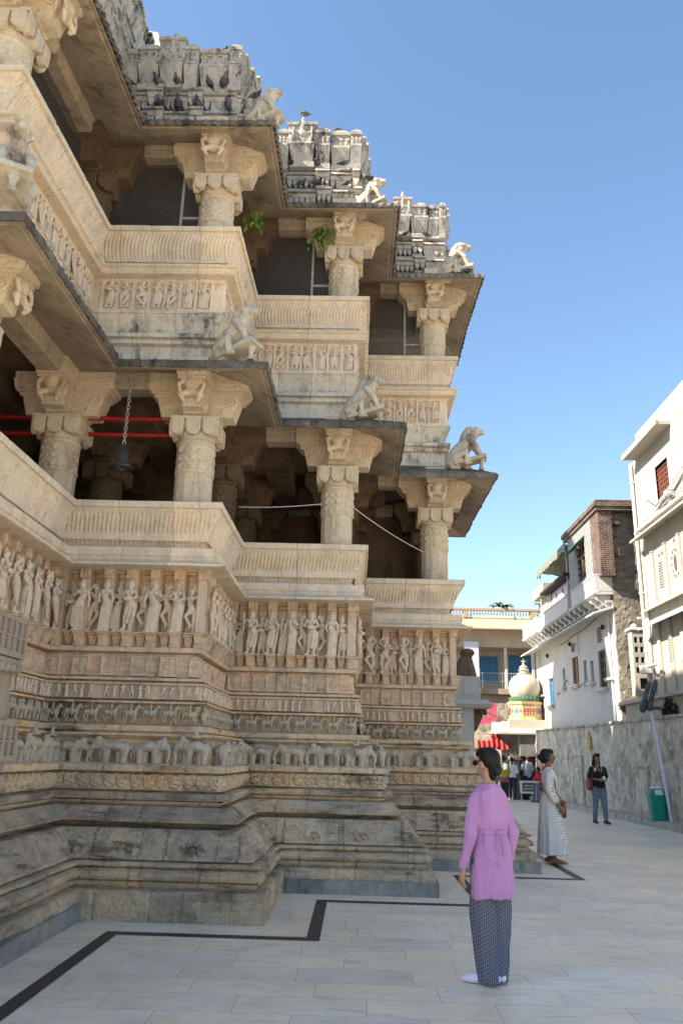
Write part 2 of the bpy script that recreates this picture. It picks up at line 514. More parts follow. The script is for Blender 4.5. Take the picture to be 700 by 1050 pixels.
def dado(u, v, e, p):
    w = worn(.004, .5, .01, 13)(u, v, e, p)
    k = (u % .33)/.33
    if .02 < v < .25:
        q = (v-.135)/.1
        if .2 < k < .8:
            kk = (k-.5)/.3
            w += .045
            if max(abs(kk), abs(q)) < .78:
                w -= .018
                r = abs(kk)+abs(q)
                if r < .85: w += .024*(1-r/.85)+.007*math.sin(r*22)
        else:
            w += .012*math.sin(v*90)
    return w
sweep_ob('lozenge_band', [(1.03, 2.26), (1.02, 2.28), (1.02, 2.525), (1.05, 2.528), (1.05, 2.538), (.955, 2.541), (.945, 2.545), (.94, 2.585), (.95, 2.597), (1.06, 2.60)], M['frieze'], temple, .014, .014, dado)
# figure frieze: wall with alternating pilasters, pedestals and capital blocks
PIL = .272
def frieze(u, v, e, p):
    w = worn(.003, .8, .008, 14)(u, v, e, p)
    k = (u % PIL)/PIL
    on = k < .5
    z = p[2]
    w += .06 if on else -.055
    kk = (k % .5)*2-.5      # within one strip, -.5 .. .5
    if abs(kk) > .44: w -= .02
    if z < 2.752:           # pedestal: a corbel narrowing downwards
        q = (z-2.61)/.14
        w += .015+.055*max(0, q) if abs(kk) < .25+.2*max(0, q) else 0
        if q > .82: w += .02
    elif z > 3.37:          # capital block with notches
        w += .035 if on else -.01
        if on and abs(kk) < .36 and 3.385 < z < 3.455 and math.sin(kk*46) > .2: w -= .016
        elif not on: w += .01*math.sin(v*160)
    return w
fr_band = sweep_ob('figure_frieze', [(1.02, 2.60), (1.02, 3.475), (.98, 3.48)], M['frieze'], temple, .0125, .0165, frieze)
def dent(u, v, e, p):
    w = worn(.003, .9, .008, 15)(u, v, e, p)
    if .30 < v < .36: w += .008*math.sin(u*2*math.pi/.035)
    return w
sweep_ob('cornice', [(1.06, 3.45), (1.06, 3.468), (.95, 3.471), (.90, 3.475), (.735, 3.482), (.715, 3.49), (.712, 3.512), (.80, 3.54), (.86, 3.58), (.875, 3.615), (.855, 3.63), (.85, 3.655), (.86, 3.69), (.858, 3.722), (.93, 3.735), (.99, 3.735), (1.06, 3.80)], M['pale'], temple, .0175, .02, dent)
def ribs(amp=.018, pitch=.052, z0=.03, z1=.475, bend=None):
    def f(u, v, e, p):
        w = worn(.003, .95, .010, 16, .006)(u, v, e, p)
        q = (v-z0)/(z1-z0)
        if 0 < q < 1:
            un = u + (.016*math.sin(q*5.2-.4) if bend is None else bend*math.sin(q*math.pi))+.010*nz(p, 3)
            blk = (u % .95)/.95
            s = math.sin(2*math.pi*un/pitch)
            w += amp*s*min(1, q*6, (1-q)*6)*(.75+.25*nz(p, 4))
        elif q >= 1.0 and v < z1+.09:
            w += .004*math.sin(u*2*math.pi/.03+math.sin(u*20))
        return w
    return f
sweep_ob('parapet', [(1.075, 3.725), (1.055, 3.80), (1.0, 3.90), (.91, 4.08), (.845, 4.19), (.815, 4.197), (.81, 4.265), (.825, 4.275), (.96, 4.275), (.985, 4.26), (.985, 3.84)], M['pale'], temple, .0115, .018, ribs())

def poly_slab(name, d, z0, z1, mat):
    mb = MB(); n = len(PLAN)
    for z in (z0, z1):
        for i in range(n):
            x, y = corner(i, d); mb.v.append((x, y, warp(y, z)))
    mb.f.append(tuple(range(n-1, -1, -1))); mb.f.append(tuple(range(n, 2*n)))
    mb.f += [(i, (i+1) % n, (i+1) % n+n, i+n) for i in range(n)]
    return ob(name, mb, mat, temple)
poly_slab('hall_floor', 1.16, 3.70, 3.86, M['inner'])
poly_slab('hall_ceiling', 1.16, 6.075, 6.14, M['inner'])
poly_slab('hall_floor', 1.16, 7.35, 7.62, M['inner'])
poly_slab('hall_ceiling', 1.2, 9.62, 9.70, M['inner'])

def edgewear(amp, sc=9):
    def f(u, v, e, p):
        w = 0
        if .05 < v < .45: w = amp*nz((p[0], p[1], 0), sc)+amp*.8*nz((p[0], p[1], 5), sc*3)
        return w
    return f
# lower eave: top weathered, underside carved beams
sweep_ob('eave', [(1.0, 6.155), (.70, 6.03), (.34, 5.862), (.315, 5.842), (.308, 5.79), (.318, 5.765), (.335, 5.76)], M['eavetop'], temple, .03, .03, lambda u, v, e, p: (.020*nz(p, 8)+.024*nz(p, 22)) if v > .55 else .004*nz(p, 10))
def soffit(u, v, e, p): return .004*nz(p, 7)
def beamcarve(u, v, e, p):
    w = .003*nz(p, 9)
    if .02 < v < .22: w += .009*math.sin(u*40+3*math.sin(v*40))*math.sin(v*70)
    return w
sweep_ob('soffit', [(.335, 5.765), (.36, 5.768), (.40, 5.79), (.42, 5.785), (.70, 5.90), (1.13, 6.055), (1.20, 6.06)], M['under'], temple, .05, .05, soffit)
sweep_ob('beam', [(1.12, 6.10), (1.12, 5.99), (1.14, 5.98), (1.135, 5.86), (1.16, 5.845), (1.42, 5.845), (1.42, 6.1)], M['under'], temple, .02, .02, beamcarve)
# upper storey base
def plaster(u, v, e, p): return .008*nz(p, 5)+.006*nz(p, 21)
sweep_ob('upper_base', [(1.02, 6.08), (1.0, 6.15), (1.08, 6.19), (1.09, 6.40), (1.02, 6.42), (1.02, 6.455), (1.05, 6.465), (1.05, 6.49), (.99, 6.50), (.985, 6.545), (1.0, 6.56)], M['white'], temple, .03, .03, plaster)
sweep_ob('sloped_course', [(1.0, 6.55), (1.06, 6.58), (1.12, 6.62), (1.06, 6.74), (1.0, 6.835), (.985, 6.84), (.985, 6.865), (1.05, 6.868)], M['white'], temple, .03, .04, worn(.003, .36, .012, 17, .006))
UP = .205
def upper_fr(u, v, e, p):
    w = worn(.003, .5, .008, 18)(u, v, e, p)
    z = (p[2]-6.9)/.43
    k = (u % UP)/UP-.5
    if -.1 < z < 1.0 and abs(k) > .38: w += .035
    elif z >= .93: w += .03 if (u % (2*UP)) < UP else .012
    elif z < .06: w += .03
    return w
upper_frieze = sweep_ob('upper_figure_frieze', [(1.05, 6.86), (1.055, 7.36), (1.02, 7.365)], M['pale'], temple, .0125, .0125, upper_fr)
sweep_ob('upper_cornice', [(1.05, 7.30), (1.02, 7.35), (.90, 7.365), (.88, 7.39), (.91, 7.41), (.90, 7.44), (.86, 7.46), (.855, 7.485), (.97, 7.50), (1.0, 7.53)], M['pale'], temple, .0175, .02, dent)
sweep_ob('upper_parapet', [(1.06, 7.50), (1.05, 7.54), (1.0, 7.68), (.93, 7.88), (.885, 7.985), (.85, 7.992), (.845, 8.055), (.86, 8.065), (.99, 8.065), (1.01, 8.05), (1.01, 7.6)], M['pale'], temple, .0115, .018, ribs(.017, .05, .04, .50, .05))
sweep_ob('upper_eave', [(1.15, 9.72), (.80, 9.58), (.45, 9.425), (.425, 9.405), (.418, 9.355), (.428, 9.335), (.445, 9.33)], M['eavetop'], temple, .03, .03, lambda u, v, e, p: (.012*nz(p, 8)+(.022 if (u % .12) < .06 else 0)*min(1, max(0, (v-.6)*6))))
sweep_ob('upper_soffit', [(.445, 9.335), (.47, 9.34), (.51, 9.365), (.53, 9.36), (.80, 9.46), (1.18, 9.60), (1.28, 9.61)], M['under'], temple, .05, .05, soffit)
sweep_ob('upper_beam', [(1.17, 9.64), (1.17, 9.55), (1.19, 9.54), (1.185, 9.43), (1.21, 9.415), (1.46, 9.415), (1.46, 9.65)], M['under'], temple, .02, .02, beamcarve)
# lintel under the beams, further in
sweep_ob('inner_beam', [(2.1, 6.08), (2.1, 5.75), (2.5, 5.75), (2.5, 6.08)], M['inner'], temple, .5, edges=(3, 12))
# inner walls, with a solid core added to stop light crossing the hall
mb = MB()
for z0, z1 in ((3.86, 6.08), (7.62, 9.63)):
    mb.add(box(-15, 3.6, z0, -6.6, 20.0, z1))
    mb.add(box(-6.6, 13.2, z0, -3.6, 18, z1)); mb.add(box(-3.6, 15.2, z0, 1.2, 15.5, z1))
ob('inner_wall_block', mb, M['inner'], temple)
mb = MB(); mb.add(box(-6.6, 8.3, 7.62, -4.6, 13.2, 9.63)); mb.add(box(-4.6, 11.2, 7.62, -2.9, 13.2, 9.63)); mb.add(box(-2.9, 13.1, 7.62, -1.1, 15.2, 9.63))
ob('inner_wall_block', mb, M['inner'], temple)

# ------------------------------------------------------------------ roof tiers
def tier(mb, e, d, z, h, w, seed):
    "long stepped lips with a row of small leaf pendants under them along one edge of the plan"
    a, b = e[1] if isinstance(e, tuple) else (corner(e, d), corner(e+1, d))
    e = e[0] if isinstance(e, tuple) else e
    L = math.hypot(b[0]-a[0], b[1]-a[1]); t, n = enormal(e)
    rot = math.atan2(t.y, t.x)
    ws = []; q = 0; i = 0
    while q < L-.05:
        ww = min((.46, .22, .34, .2)[(i+seed) % 4]*(.9+.2*hsh(i, seed)), L-q)
        ws.append((q, ww)); q += ww; i += 1
    for i, (s0, ww) in enumerate(ws):
        s = s0+ww/2
        out = .075 if i % 2 else -.01
        x, y = a[0]+t.x*s, a[1]+t.y*s
        Mx = Matrix.Translation((x+n.x*out, y+n.y*out, warp(y, z))) @ Matrix.Rotation(rot, 4, 'Z') @ Matrix.Rotation((hsh(i, seed)-.5)*.03, 4, 'Y')
        W = ww*.5-.004
        jit = (hsh(i+seed)-.5)*.014
        mb.add(tbox(0, .13, h*.84+jit, h*.97+jit, W*1.02, .21, W, .19), Mx)
        mb.add(tbox(0, .15, h*.62+jit, h*.78+jit, W*.97, .17, W*1.02, .20), Mx)
        k = max(1, int(round(ww/.095)))
        for g in range(k):
            cx = -W+(g+.5)*2*W/k; tw = W/k*.78
            mb.add(prism([(cx-tw, h*.60), (cx-tw, h*.40), (cx, h*.20), (cx+tw, h*.40), (cx+tw, h*.60)], -.025+.02*hsh(g, i), .12), Mx)
        mb.add(tbox(0, .26, -.02, h*.7, W*1.03, .12, W*1.03, .12), Mx)
        mb.add(tbox(0, .17, 0, h*.12, W*1.0, .17, W*1.0, .19), Mx)

FINIALS = {}
def panels(mb, e, d, z, seed, ex=0.0):
    a, b = e[1] if isinstance(e, tuple) else (corner(e, d), corner(e+1, d))
    e = e[0] if isinstance(e, tuple) else e
    L = math.hypot(b[0]-a[0], b[1]-a[1]); t, n = enormal(e)
    rot = math.atan2(t.y, t.x)
    ws = []; q = 0; i = 0
    while q < L-.04:
        ww = min((.34, .20, .42, .24, .30)[(i+seed) % 5]*(.92+.16*hsh(i, seed)), L-q)
        if L-q-ww < .1: ww = L-q
        ws.append((q, ww)); q += ww; i += 1
    k = len(ws)
    for i, (s0, ww) in enumerate(ws):
        s = s0+ww/2
        tall = i == max(0, (k-1)//2)
        out = .05 if i % 2 else 0
        if tall: out = .09
        x, y = a[0]+t.x*s, a[1]+t.y*s
        Mx = Matrix.Translation((x+n.x*out, y+n.y*out, warp(y, z))) @ Matrix.Rotation(rot, 4, 'Z') @ Matrix.Rotation((hsh(i, seed+3)-.5)*.03, 4, 'Y')
        W = ww*.5-.005
        # flared block, one wide trapezoid to a panel with slim ones between
        mb.add(tbox(0, .18, -.33, -.01, W*.80, .13, W*.99, .24), Mx)
        if W > .13:
            for q in (-.55, .55): mb.add(tbox(W*q, .17, -.32, -.015, W*.10, .13, W*.14, .25), Mx)
        mb.add(tbox(0, .20, -.40, -.31, W*1.0, .19, W*.95, .2), Mx)
        hh = .46 if tall else .29+.05*hsh(i, seed)
        hh += ex
        if tall: W *= 1.2
        mb.add(tbox(0, .16, 0, .045, W, .22, W, .22), Mx)
        mb.add(tbox(0, .16, .05, hh-.07, W*.93, .185, W*.93, .185), Mx)
        mb.add(tbox(0, .16, hh*.52, hh*.52+.03, W*.97, .20, W*.97, .20), Mx)
        mb.add(tbox(0, .16, hh-.075, hh-.03, W*1.02, .22, W*1.02, .23), Mx)
        if tall:
            for q in (-1, 1): mb.add(box(q*W*.62-.015, -.06, .09, q*W*.62+.015, .0, hh-.12), Mx)
            for r_, zz_ in ((.30, .5), (.2, .68)): mb.add(ell((0, -.025, hh*zz_), (W*r_, .04, .07), None, 8, 6), Mx)
            mb.add(ell((0, -.04, hh*.5+.12), (.035, .04, .04), None, 8, 6), Mx)
            for q in range(6): mb.add(ell((W*.42*math.cos(q), -.03, hh*.5+.12*math.sin(q)), (.022, .03, .022), None, 6, 5), Mx)
            mb.add(tbox(0, .16, hh-.03, hh+.04, W*.75, .17, W*.3, .08), Mx)
            mb.add(lathe([(.05, hh+.03), (.028, hh+.07), (.045, hh+.10), (.02, hh+.14), (.035, hh+.17), (.008, hh+.22)], 8, (0, .1)), Mx)
            p = Mx @ Vector((0, .1, hh+.22)); FINIALS[e] = p
        else:
            pr = [(-W*.95, hh-.032)] + [(W*.95*math.cos(q), hh-.032+.06*math.sin(q)) for q in [math.pi*(1-j/8) for j in range(1, 8)]] + [(W*.95, hh-.032)]
            mb.add(prism(pr, -.045, .3), Mx)
            for q in (-.6, 0, .6): mb.add(box(q*W-W*.1, -.045, .07, q*W+W*.1, -.0, hh*.5), Mx)
            for q in (-.35, .35): mb.add(box(q*W-W*.16, -.04, hh*.56, q*W+W*.16, -.0, hh-.09), Mx)
for e in (7, 8, 9, 10, 11, 12, 13):
    ts = [(9.68, .33, .24, 1.0), (10.03, .34, .26, 1.04)]
    for (z, h, w, d) in ts:
        mb = MB(); tier(mb, e, d, z, h, w, e)
        ob('roof_tier', mb, M['tower'], temple)
    mb = MB(); panels(mb, e, 1.02, 10.80, e)
    ob('roof_crest', mb, M['tower'], temple)
# the taller block over the inner bay, running back past the nearest tower
for ee, seg in ((7, ((-3.62, 5.9), (-3.62, 10.15))), (6, ((-6.5, 5.9), (-3.62, 5.9)))):
    for z, h in ((10.45, .34), (10.85, .34), (11.22, .34)):
        mb = MB(); tier(mb, (ee, seg), 0, z, h, 0, ee); ob('roof_tier', mb, M['tower'], temple)
    mb = MB(); panels(mb, (ee, seg), 0, 11.98, ee+1, .1); ob('roof_crest', mb, M['tower'], temple)
mb = MB(); mb.add(box(-12, 6.15, 9.7, -3.86, 10.1, 12.1)); ob('roof_core', mb, M['tower'], temple)
sweep_ob('roof_core', [(1.18, 9.66), (1.14, 9.70), (1.2, 10.40), (1.2, 10.46), (1.12, 10.47), (1.22, 10.5), (1.2, 11.0), (1.6, 11.02)], M['tower'], temple, .2)
mb = MB()
n = len(PLAN)
for d, z in ((1.5, 10.9), (2.6, 11.6)):
    for i in range(n):
        x, y = corner(i, d if d < 2 else 1.9); mb.v.append((x, y, z))
mb.f += [(i, (i+1) % n, (i+1) % n+n, i+n) for i in range(n)]; mb.f.append(tuple(range(n, 2*n)))
ob('roof', mb, M['tower'], temple)
rings = [[(-7.6+w*a, 15.3+w*b, z) for a, b in ((1, -1), (1, 1), (-1, 1), (-1, -1))] for z, w in ((10, 4.2), (13.2, 4.2), (13.6, 3.9), (14.8, 3.5), (15.8, 2.7), (16.8, 1.7), (17.6, .3))]  # unseen pyramid roof, added to keep sun off the courtyard wall
mb = MB(); mb.add(loft(rings)); mb.add(box(-14, 10.1, 10.2, -5.2, 20, 11.0)); ob('shading_hall_roof', mb, M['tower'], temple)
# main tower out of view far left, sized and placed to shade the house
rings = []
for z, w in ((0, 4.3), (9, 4.3), (13, 4.2), (17, 3.7), (21, 2.9), (23, 1.9), (24.2, 1.1), (24.6, 1.3), (25.2, .9), (25.8, .1)):
    rings.append([(-9.6+w*sx*1.05, 22.2+w*sy, z) for sx, sy in ((1, -.55), (1, .55), (.55, 1), (-.55, 1), (-1, .55), (-1, -.55), (-.55, -1), (.55, -1))])
mb = MB(); mb.add(loft(rings)); ob('shading_spire', mb, M['tower'], temple)

# ------------------------------------------------------------------ columns
def shaft_mb():
    mb = MB()
    mb.add(lathe([(.245, 3.8), (.245, 3.98), (.232, 4.0), (.23, 4.70)], 12, rot=.26))
    mb.add(lathe([(.238, 4.70), (.245, 4.72), (.245, 4.74), (.236, 4.75)], 16))
    v = []; f = []; nn, mm = 72, 18
    for j in range(mm+1):
        z = 4.745+.33*j/mm
        for k in range(nn):
            a = 2*math.pi*k/nn
            q_ = j/mm; r = .232+.012*max(0, math.cos(a*8))*abs(math.sin(q_*math.pi*3))**.6+.006*math.cos(a*16)*math.sin(q_*math.pi*6)-(.008 if min(q_*3 % 1, 1-q_*3 % 1) < .08 else 0)
            v.append((r*math.cos(a), r*math.sin(a), z))
    for j in range(mm):
        for k in range(nn): f.append((j*nn+k, j*nn+(k+1) % nn, (j+1)*nn+(k+1) % nn, (j+1)*nn+k))
    mb.add((v, f))
    return mb
def capital_mb():
    mb = MB()
    mb.add(lathe([(.235, 5.06), (.262, 5.075), (.27, 5.10), (.262, 5.125), (.24, 5.14), (.25, 5.17), (.27, 5.2), (.27, 5.40)], 24))
    mb.add(box(-.29, -.29, 5.26, .29, .29, 5.405))
    for k in range(4):
        Mx = Matrix.Rotation(k*math.pi/2, 4, 'Z')
        for q, w in ((-.215, .085), (0, .10), (.215, .085)):
            pr = [(q-w, 5.40), (q-w, 5.25)] + [(q+w*math.cos(a), 5.25+.085*math.sin(a)) for a in [math.pi+math.pi*i/7 for i in range(1, 7)]] + [(q+w, 5.25), (q+w, 5.40)]
            mb.add(prism(pr[::-1], -.335, -.24), Mx)
        mb.add(box(-.33, -.325, 5.37, .33, -.2, 5.415), Mx)
    return mb
def bracket_mb():
    mb = MB()
    mb.add(tbox(0, 0, 5.41, 6.03, .17, .17, .20, .20))
    for k in range(4):
        Mx = Matrix.Rotation(k*math.pi/2, 4, 'Z')
        pr = [(-.15, 5.415), (-.27, 5.43), (-.33, 5.45), (-.37, 5.50), (-.36, 5.55), (-.42, 5.565), (-.49, 5.57), (-.545, 5.61), (-.56, 5.67), (-.545, 5.715), (-.62, 5.72), (-.62, 5.76), (-.15, 5.76)]
        mb.add(prism(pr, -.155, .155, 'x'), Mx)
        mb.add(tbox(0, -.36, 5.46, 5.765, .135, .14, .16, .225), Mx)
        mb.add(box(-.185, -.655, 5.765, .185, -.15, 5.80), Mx)
        mb.add(tbox(0, -.42, 5.803, 5.90, .19, .27, .215, .285), Mx)
        mb.add(box(-.225, -.71, 5.903, .225, -.15, 5.935), Mx)
        mb.add(tbox(0, -.42, 5.938, 6.03, .20, .275, .215, .285), Mx)
        for s in (-1, 1):
            sp = [(s*.158, -.46+.085*(1-q/14)*math.cos(q*.75+2.2), 5.655+.085*(1-q/14)*math.sin(q*.75+2.2)) for q in range(13)]
            mb.add(tube(sp, .018, 6), Mx)
            sp = [(s*.158, -.31+.06*(1-q/12)*math.cos(q*.75+2.2), 5.53+.06*(1-q/12)*math.sin(q*.75+2.2)) for q in range(10)]
            mb.add(tube(sp, .015, 6), Mx)
            for q in range(5): mb.add(ell((s*.20, -.62+q*.10, 5.853), (.012, .034, .034), None, 8, 5), Mx)
        for q in range(4): mb.add(ell((-.135+q*.09, -.70, 5.853), (.032, .018, .034), None, 8, 5), Mx)
    return mb
def dwarf_mb():
    mb = MB()
    mb.add(ell((0, -.60, 5.82), (.06, .055, .065)))
    mb.add(ell((0, -.585, 5.70), (.085, .07, .085)))
    mb.add(ell((0, -.57, 5.60), (.08, .07, .05)))
    for s in (-1, 1):
        mb.add(tube([(s*.08, -.60, 5.74), (s*.135, -.61, 5.68), (s*.115, -.63, 5.60)], [.032, .028, .022], 8))
        mb.add(tube([(s*.05, -.60, 5.58), (s*.115, -.62, 5.55), (s*.07, -.60, 5.49)], [.04, .034, .025], 8))
        mb.add(tube([(s*.085, -.615, 5.80), (s*.14, -.61, 5.86), (s*.10, -.60, 5.90)], [.02, .024, .02], 8))
    return remesh(mb, .014, 2)
SH, CA, BR, DW = shaft_mb().mesh('shaft'), capital_mb().mesh('capital'), bracket_mb().mesh('bracket'), dwarf_mb()
for m_ in (SH, CA, BR, DW): m_.materials.append(M['paler'])
bevs = []
def column(x, y, up, mat=None, fig=(0,)):
    z0 = 3.55 if up else 0
    zz = warp(y, 5.8+z0)-5.8
    c = ob('column', SH, None, temple, loc=(x, y, zz))
    ca = ob('capital', CA, None, c, smooth=False, scale=(.90, .90, 1))
    br = ob('bracket', BR, None, c, scale=(.90, .90, 1))
    for k in fig:
        o_ = ob('carved_dwarf', DW, None, c, rot=(0, 0, k*math.pi/2), scale=(1.15, 1.0, 1.12))
        o_.location = Matrix.Rotation(k*math.pi/2, 3, 'Z') @ Vector((0, .04, -.665))
    bevel(br, .008, 2); bevel(ca, .008, 2)
    if mat:
        for o in (c, ca, br):
            o.material_slots[0].link = 'OBJECT'; o.material_slots[0].material = mat
    return c
D = 1.27
outer = [(7, 1), (9, 1), (11, 1), (13, 1)]
inner = [(8, 1), (10, 1), (12, 1)]
cxy = lambda i: corner(i, D)
for i in (7, 9, 11, 13):
    x, y = cxy(i)
    column(x, y, False, None, (0, 1) if i == 7 else (0,)); column(x, y, True, None, (0, 1) if i == 7 else (0,))
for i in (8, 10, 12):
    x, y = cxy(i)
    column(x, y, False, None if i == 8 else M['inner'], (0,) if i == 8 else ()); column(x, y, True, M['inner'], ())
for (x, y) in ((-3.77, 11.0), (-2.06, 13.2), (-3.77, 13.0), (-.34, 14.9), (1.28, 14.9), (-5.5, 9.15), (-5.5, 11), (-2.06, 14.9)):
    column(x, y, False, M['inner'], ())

# ------------------------------------------------------------------ carved figures
def dancer(kind0):
    mb = MB(); rnd = random.Random(kind0); kind = kind0 % 6
    sw = (-1, 1)[kind0 % 2]
    hip = sw*.05
    mb.add(ell((hip*.2, -.09, .90), (.062, .06, .075)))                   # head
    mb.add(lathe([(.06, .94), (.055, .97), (.035, 1.0), (.015, 1.04)], 10, (hip*.2, -.075)))   # tall crown
    mb.add(tube([(hip*.2, -.08, .84), (0, -.08, .80)], .03, 8))
    mb.add(tube([(-.0, -.08, .77), (-hip*.4, -.08, .66), (hip*.7, -.08, .55)], [.085, .065, .09], 12))
    for s in (-1, 1):
        mb.add(ell((s*.045, -.15, .745), .042))
        mb.add(ell((s*.10, -.08, .79), .036))
    mb.add(ell((hip, -.08, .50), (.115, .08, .075)))
    if kind in (0, 3):      # long skirt
        mb.add(tube([(hip, -.08, .48), (hip*.6, -.08, .25), (hip*.4, -.08, .05)], [.11, .10, .115], 14))
        for q in range(-3, 4): mb.add(tube([(hip+q*.03, -.17, .45), (hip*.6+q*.032, -.175, .06)], .011, 6))
        for s in (-1, 1): mb.add(tube([(s*.05, -.09, .03), (s*.06, -.17, .02)], .03, 8))
    elif kind in (1, 4):    # one knee bent and lifted
        mb.add(tube([(hip+sw*.05, -.08, .48), (hip+sw*.06, -.11, .26), (hip+sw*.03, -.09, .03)], [.068, .05, .034], 10))
        mb.add(tube([(hip-sw*.05, -.09, .48), (hip-sw*.14, -.17, .36), (hip-sw*.02, -.15, .17), (hip-sw*.02, -.18, .12)], [.066, .052, .036, .03], 10))
        mb.add(tube([(hip+sw*.03, -.09, .03), (hip+sw*.08, -.16, .02)], .03, 8))
    else:
        for s in (-1, 1):
            mb.add(tube([(hip+s*.055, -.08, .48), (hip*.5+s*.075, -.11, .26), (s*.055, -.09, .03)], [.066, .05, .034], 10))
            mb.add(tube([(s*.055, -.09, .03), (s*.085, -.16, .02)], .03, 8))
        mb.add(tube([(hip, -.13, .46), (hip*.6, -.15, .30), (.0, -.14, .16)], [.03, .022, .035], 8))
    arms = {0: (((.14, -.10, .65), (.10, -.17, .56)), ((-.16, -.10, .64), (-.13, -.15, .50))),
            1: (((.17, -.11, .88), (.07, -.13, 1.0)), ((-.16, -.12, .66), (-.06, -.18, .70))),
            2: (((.15, -.12, .66), (.03, -.20, .62)), ((-.15, -.12, .66), (-.03, -.20, .60))),
            3: (((.16, -.12, .68), (.05, -.19, .74)), ((-.15, -.1, .63), (-.15, -.1, .47))),
            4: (((.16, -.12, .66), (.19, -.15, .82)), ((-.17, -.11, .88), (-.07, -.13, 1.0))),
            5: (((.15, -.12, .66), (.04, -.20, .58)), ((-.17, -.11, .70), (-.17, -.14, .88)))}[(kind0*5+2) % 6 if kind0 > 5 else kind]
    for s, (e_, w_) in zip((1, -1), arms):
        mb.add(tube([(s*.10, -.08, .79), e_, w_], [.036, .03, .024], 8)); mb.add(ell(w_, .03))
    mb.add(box(-.13, -.19, -.03, .13, .02, .0))                           # foot slab
    if kind == 5: mb.add(tube([(-.17, -.14, .95), (-.17, -.14, .45)], .016, 6))
    if kind == 2: mb.add(ell((0, -.21, .62), (.10, .05, .055)))           # drum
    for q in range(5): mb.add(ell((hip*.2+.05*math.cos(q*.8), -.155+.02*abs(q-2)*.3, .775-.03*math.sin(q*.8)), .014, None, 6, 5))
    mb.add(tube([(hip-.11, -.10, .525), (hip, -.165, .505), (hip+.11, -.10, .525)], .018, 6)); mb.add(tube([(hip*.2-.06, -.12, .93), (hip*.2, -.15, .955), (hip*.2+.06, -.12, .93)], .014, 6))
    mb.add(ell((hip*.2, -.155, .90), (.014, .018, .022), None, 8, 6))
    for s_ in (-1, 1): mb.add(ell((hip*.2+s_*.066, -.09, .885), (.016, .02, .03), None, 8, 6)); mb.add(ell((hip*.2+s_*.024, -.138, .915), (.012, .008, .006), None, 6, 5))
    me = remesh(mb, .0105, 1, .4, name='carved_dancer'); me.materials.append(M['friezer']); return me
DAN = [dancer(k) for k in range(9)]

def along(e, d):
    a = corner(e, d); b = corner(e+1, d); t, n = enormal(e)
    return a, t, n, math.hypot(b[0]-a[0], b[1]-a[1]), math.atan2(t.y, t.x)
# the strip rhythm of the frieze sweep runs on the arc length measured at the first profile point
def arc_start(e, d0):
    u = 0
    for q in range(0, e):
        a = corner(q, d0); b = corner(q+1, d0); u += math.hypot(b[0]-a[0], b[1]-a[1])
    return u
LAST = []
cnt = 0
for e in (7, 8, 9, 10, 11, 12):
    a, t, n, L, rz = along(e, 1.02)
    u0 = arc_start(e, 1.02)
    k = math.ceil((u0+.06)/(PIL/2))
    while True:
        uc = (k+.5)*PIL/2; s = uc-u0
        if s > L-.05: break
        if s > .05 and not (e == 7 and s < .5):
            on = (k % 2 == 0)
            out = .052 if on else -.045
            cnt += 1
            kind = random.choice([q_ for q_ in range(9) if q_ not in LAST]); LAST = (LAST+[kind])[-4:]
            h = .575 if on else .53
            ob('carved_dancer', DAN[kind], None, fr_band, loc=(a[0]+t.x*s+n.x*out, a[1]+t.y*s+n.y*out, 2.768),
               rot=(0, 0, rz), scale=(.98*h*(1 if random.random() < .5 else -1)*(.92+.2*random.random()), h*.92, h*(.97+.06*random.random())))
        k += 1

for e in (7, 8, 9, 10, 11, 12):
    a, t, n, L, rz = along(e, 1.05)
    u0 = arc_start(e, 1.05)
    k = math.ceil(u0/UP)
    while True:
        s = (k+.5)*UP-u0
        if s > L-.04: break
        if s > .04 and not (e == 7 and s < .4):
            y_ = a[1]+t.y*s
            ob('carved_deity', DAN[random.randrange(6)], None, upper_frieze, loc=(a[0]+t.x*s-n.x*.002, y_-n.y*.002, warp(y_, 6.93)), rot=(0, 0, rz), scale=(.44*random.choice((-1, 1))*(1.0+.2*random.random()), .32, .37+.03*random.random()))
        k += 1

def elephant_mb(rider):
    mb = MB()
    mb.add(tube([(-.36, 0, .50), (-.14, 0, .57), (.14, 0, .55)], [.26, .33, .28], 16, .55))
    mb.add(ell((-.46, 0, .44), (.13, .14, .25)))
    mb.add(ell((.38, -.06, .62), (.19, .16, .21)))
    mb.add(ell((.42, -.06, .78), (.11, .12, .10)))
    mb.add(tube([(.53, -.08, .58), (.64, -.09, .42), (.645, -.09, .22), (.59, -.10, .09), (.645, -.11, .04)], [.115, .085, .068, .05, .04], 10))
    mb.add(ell((.25, -.19, .60), (.13, .04, .18)))
    mb.add(tube([(.50, -.17, .50), (.60, -.21, .42), (.69, -.22, .45)], [.03, .024, .012], 6))
    for x, y in ((-.44, -.11), (-.26, .03), (.12, -.11), (.27, .03)):
        mb.add(tube([(x, y, .42), (x+.01, y, .20), (x, y, .03)], [.15, .115, .12], 12))
    mb.add(tube([(-.59, -.03, .60), (-.66, -.04, .40), (-.63, -.04, .20)], [.03, .022, .03], 6))
    if rider:
        mb.add(box(-.24, -.19, .82, .06, .1, .90)); mb.add(ell((-.06, -.04, .98), (.07, .07, .12))); mb.add(ell((-.05, -.05, 1.10), .055))
    mb.add(box(-.68, -.16, -.07, .72, .12, .02))
    me = remesh(mb, .016, 0, name='carved_elephant'); me.materials.append(M['bandr']); return me
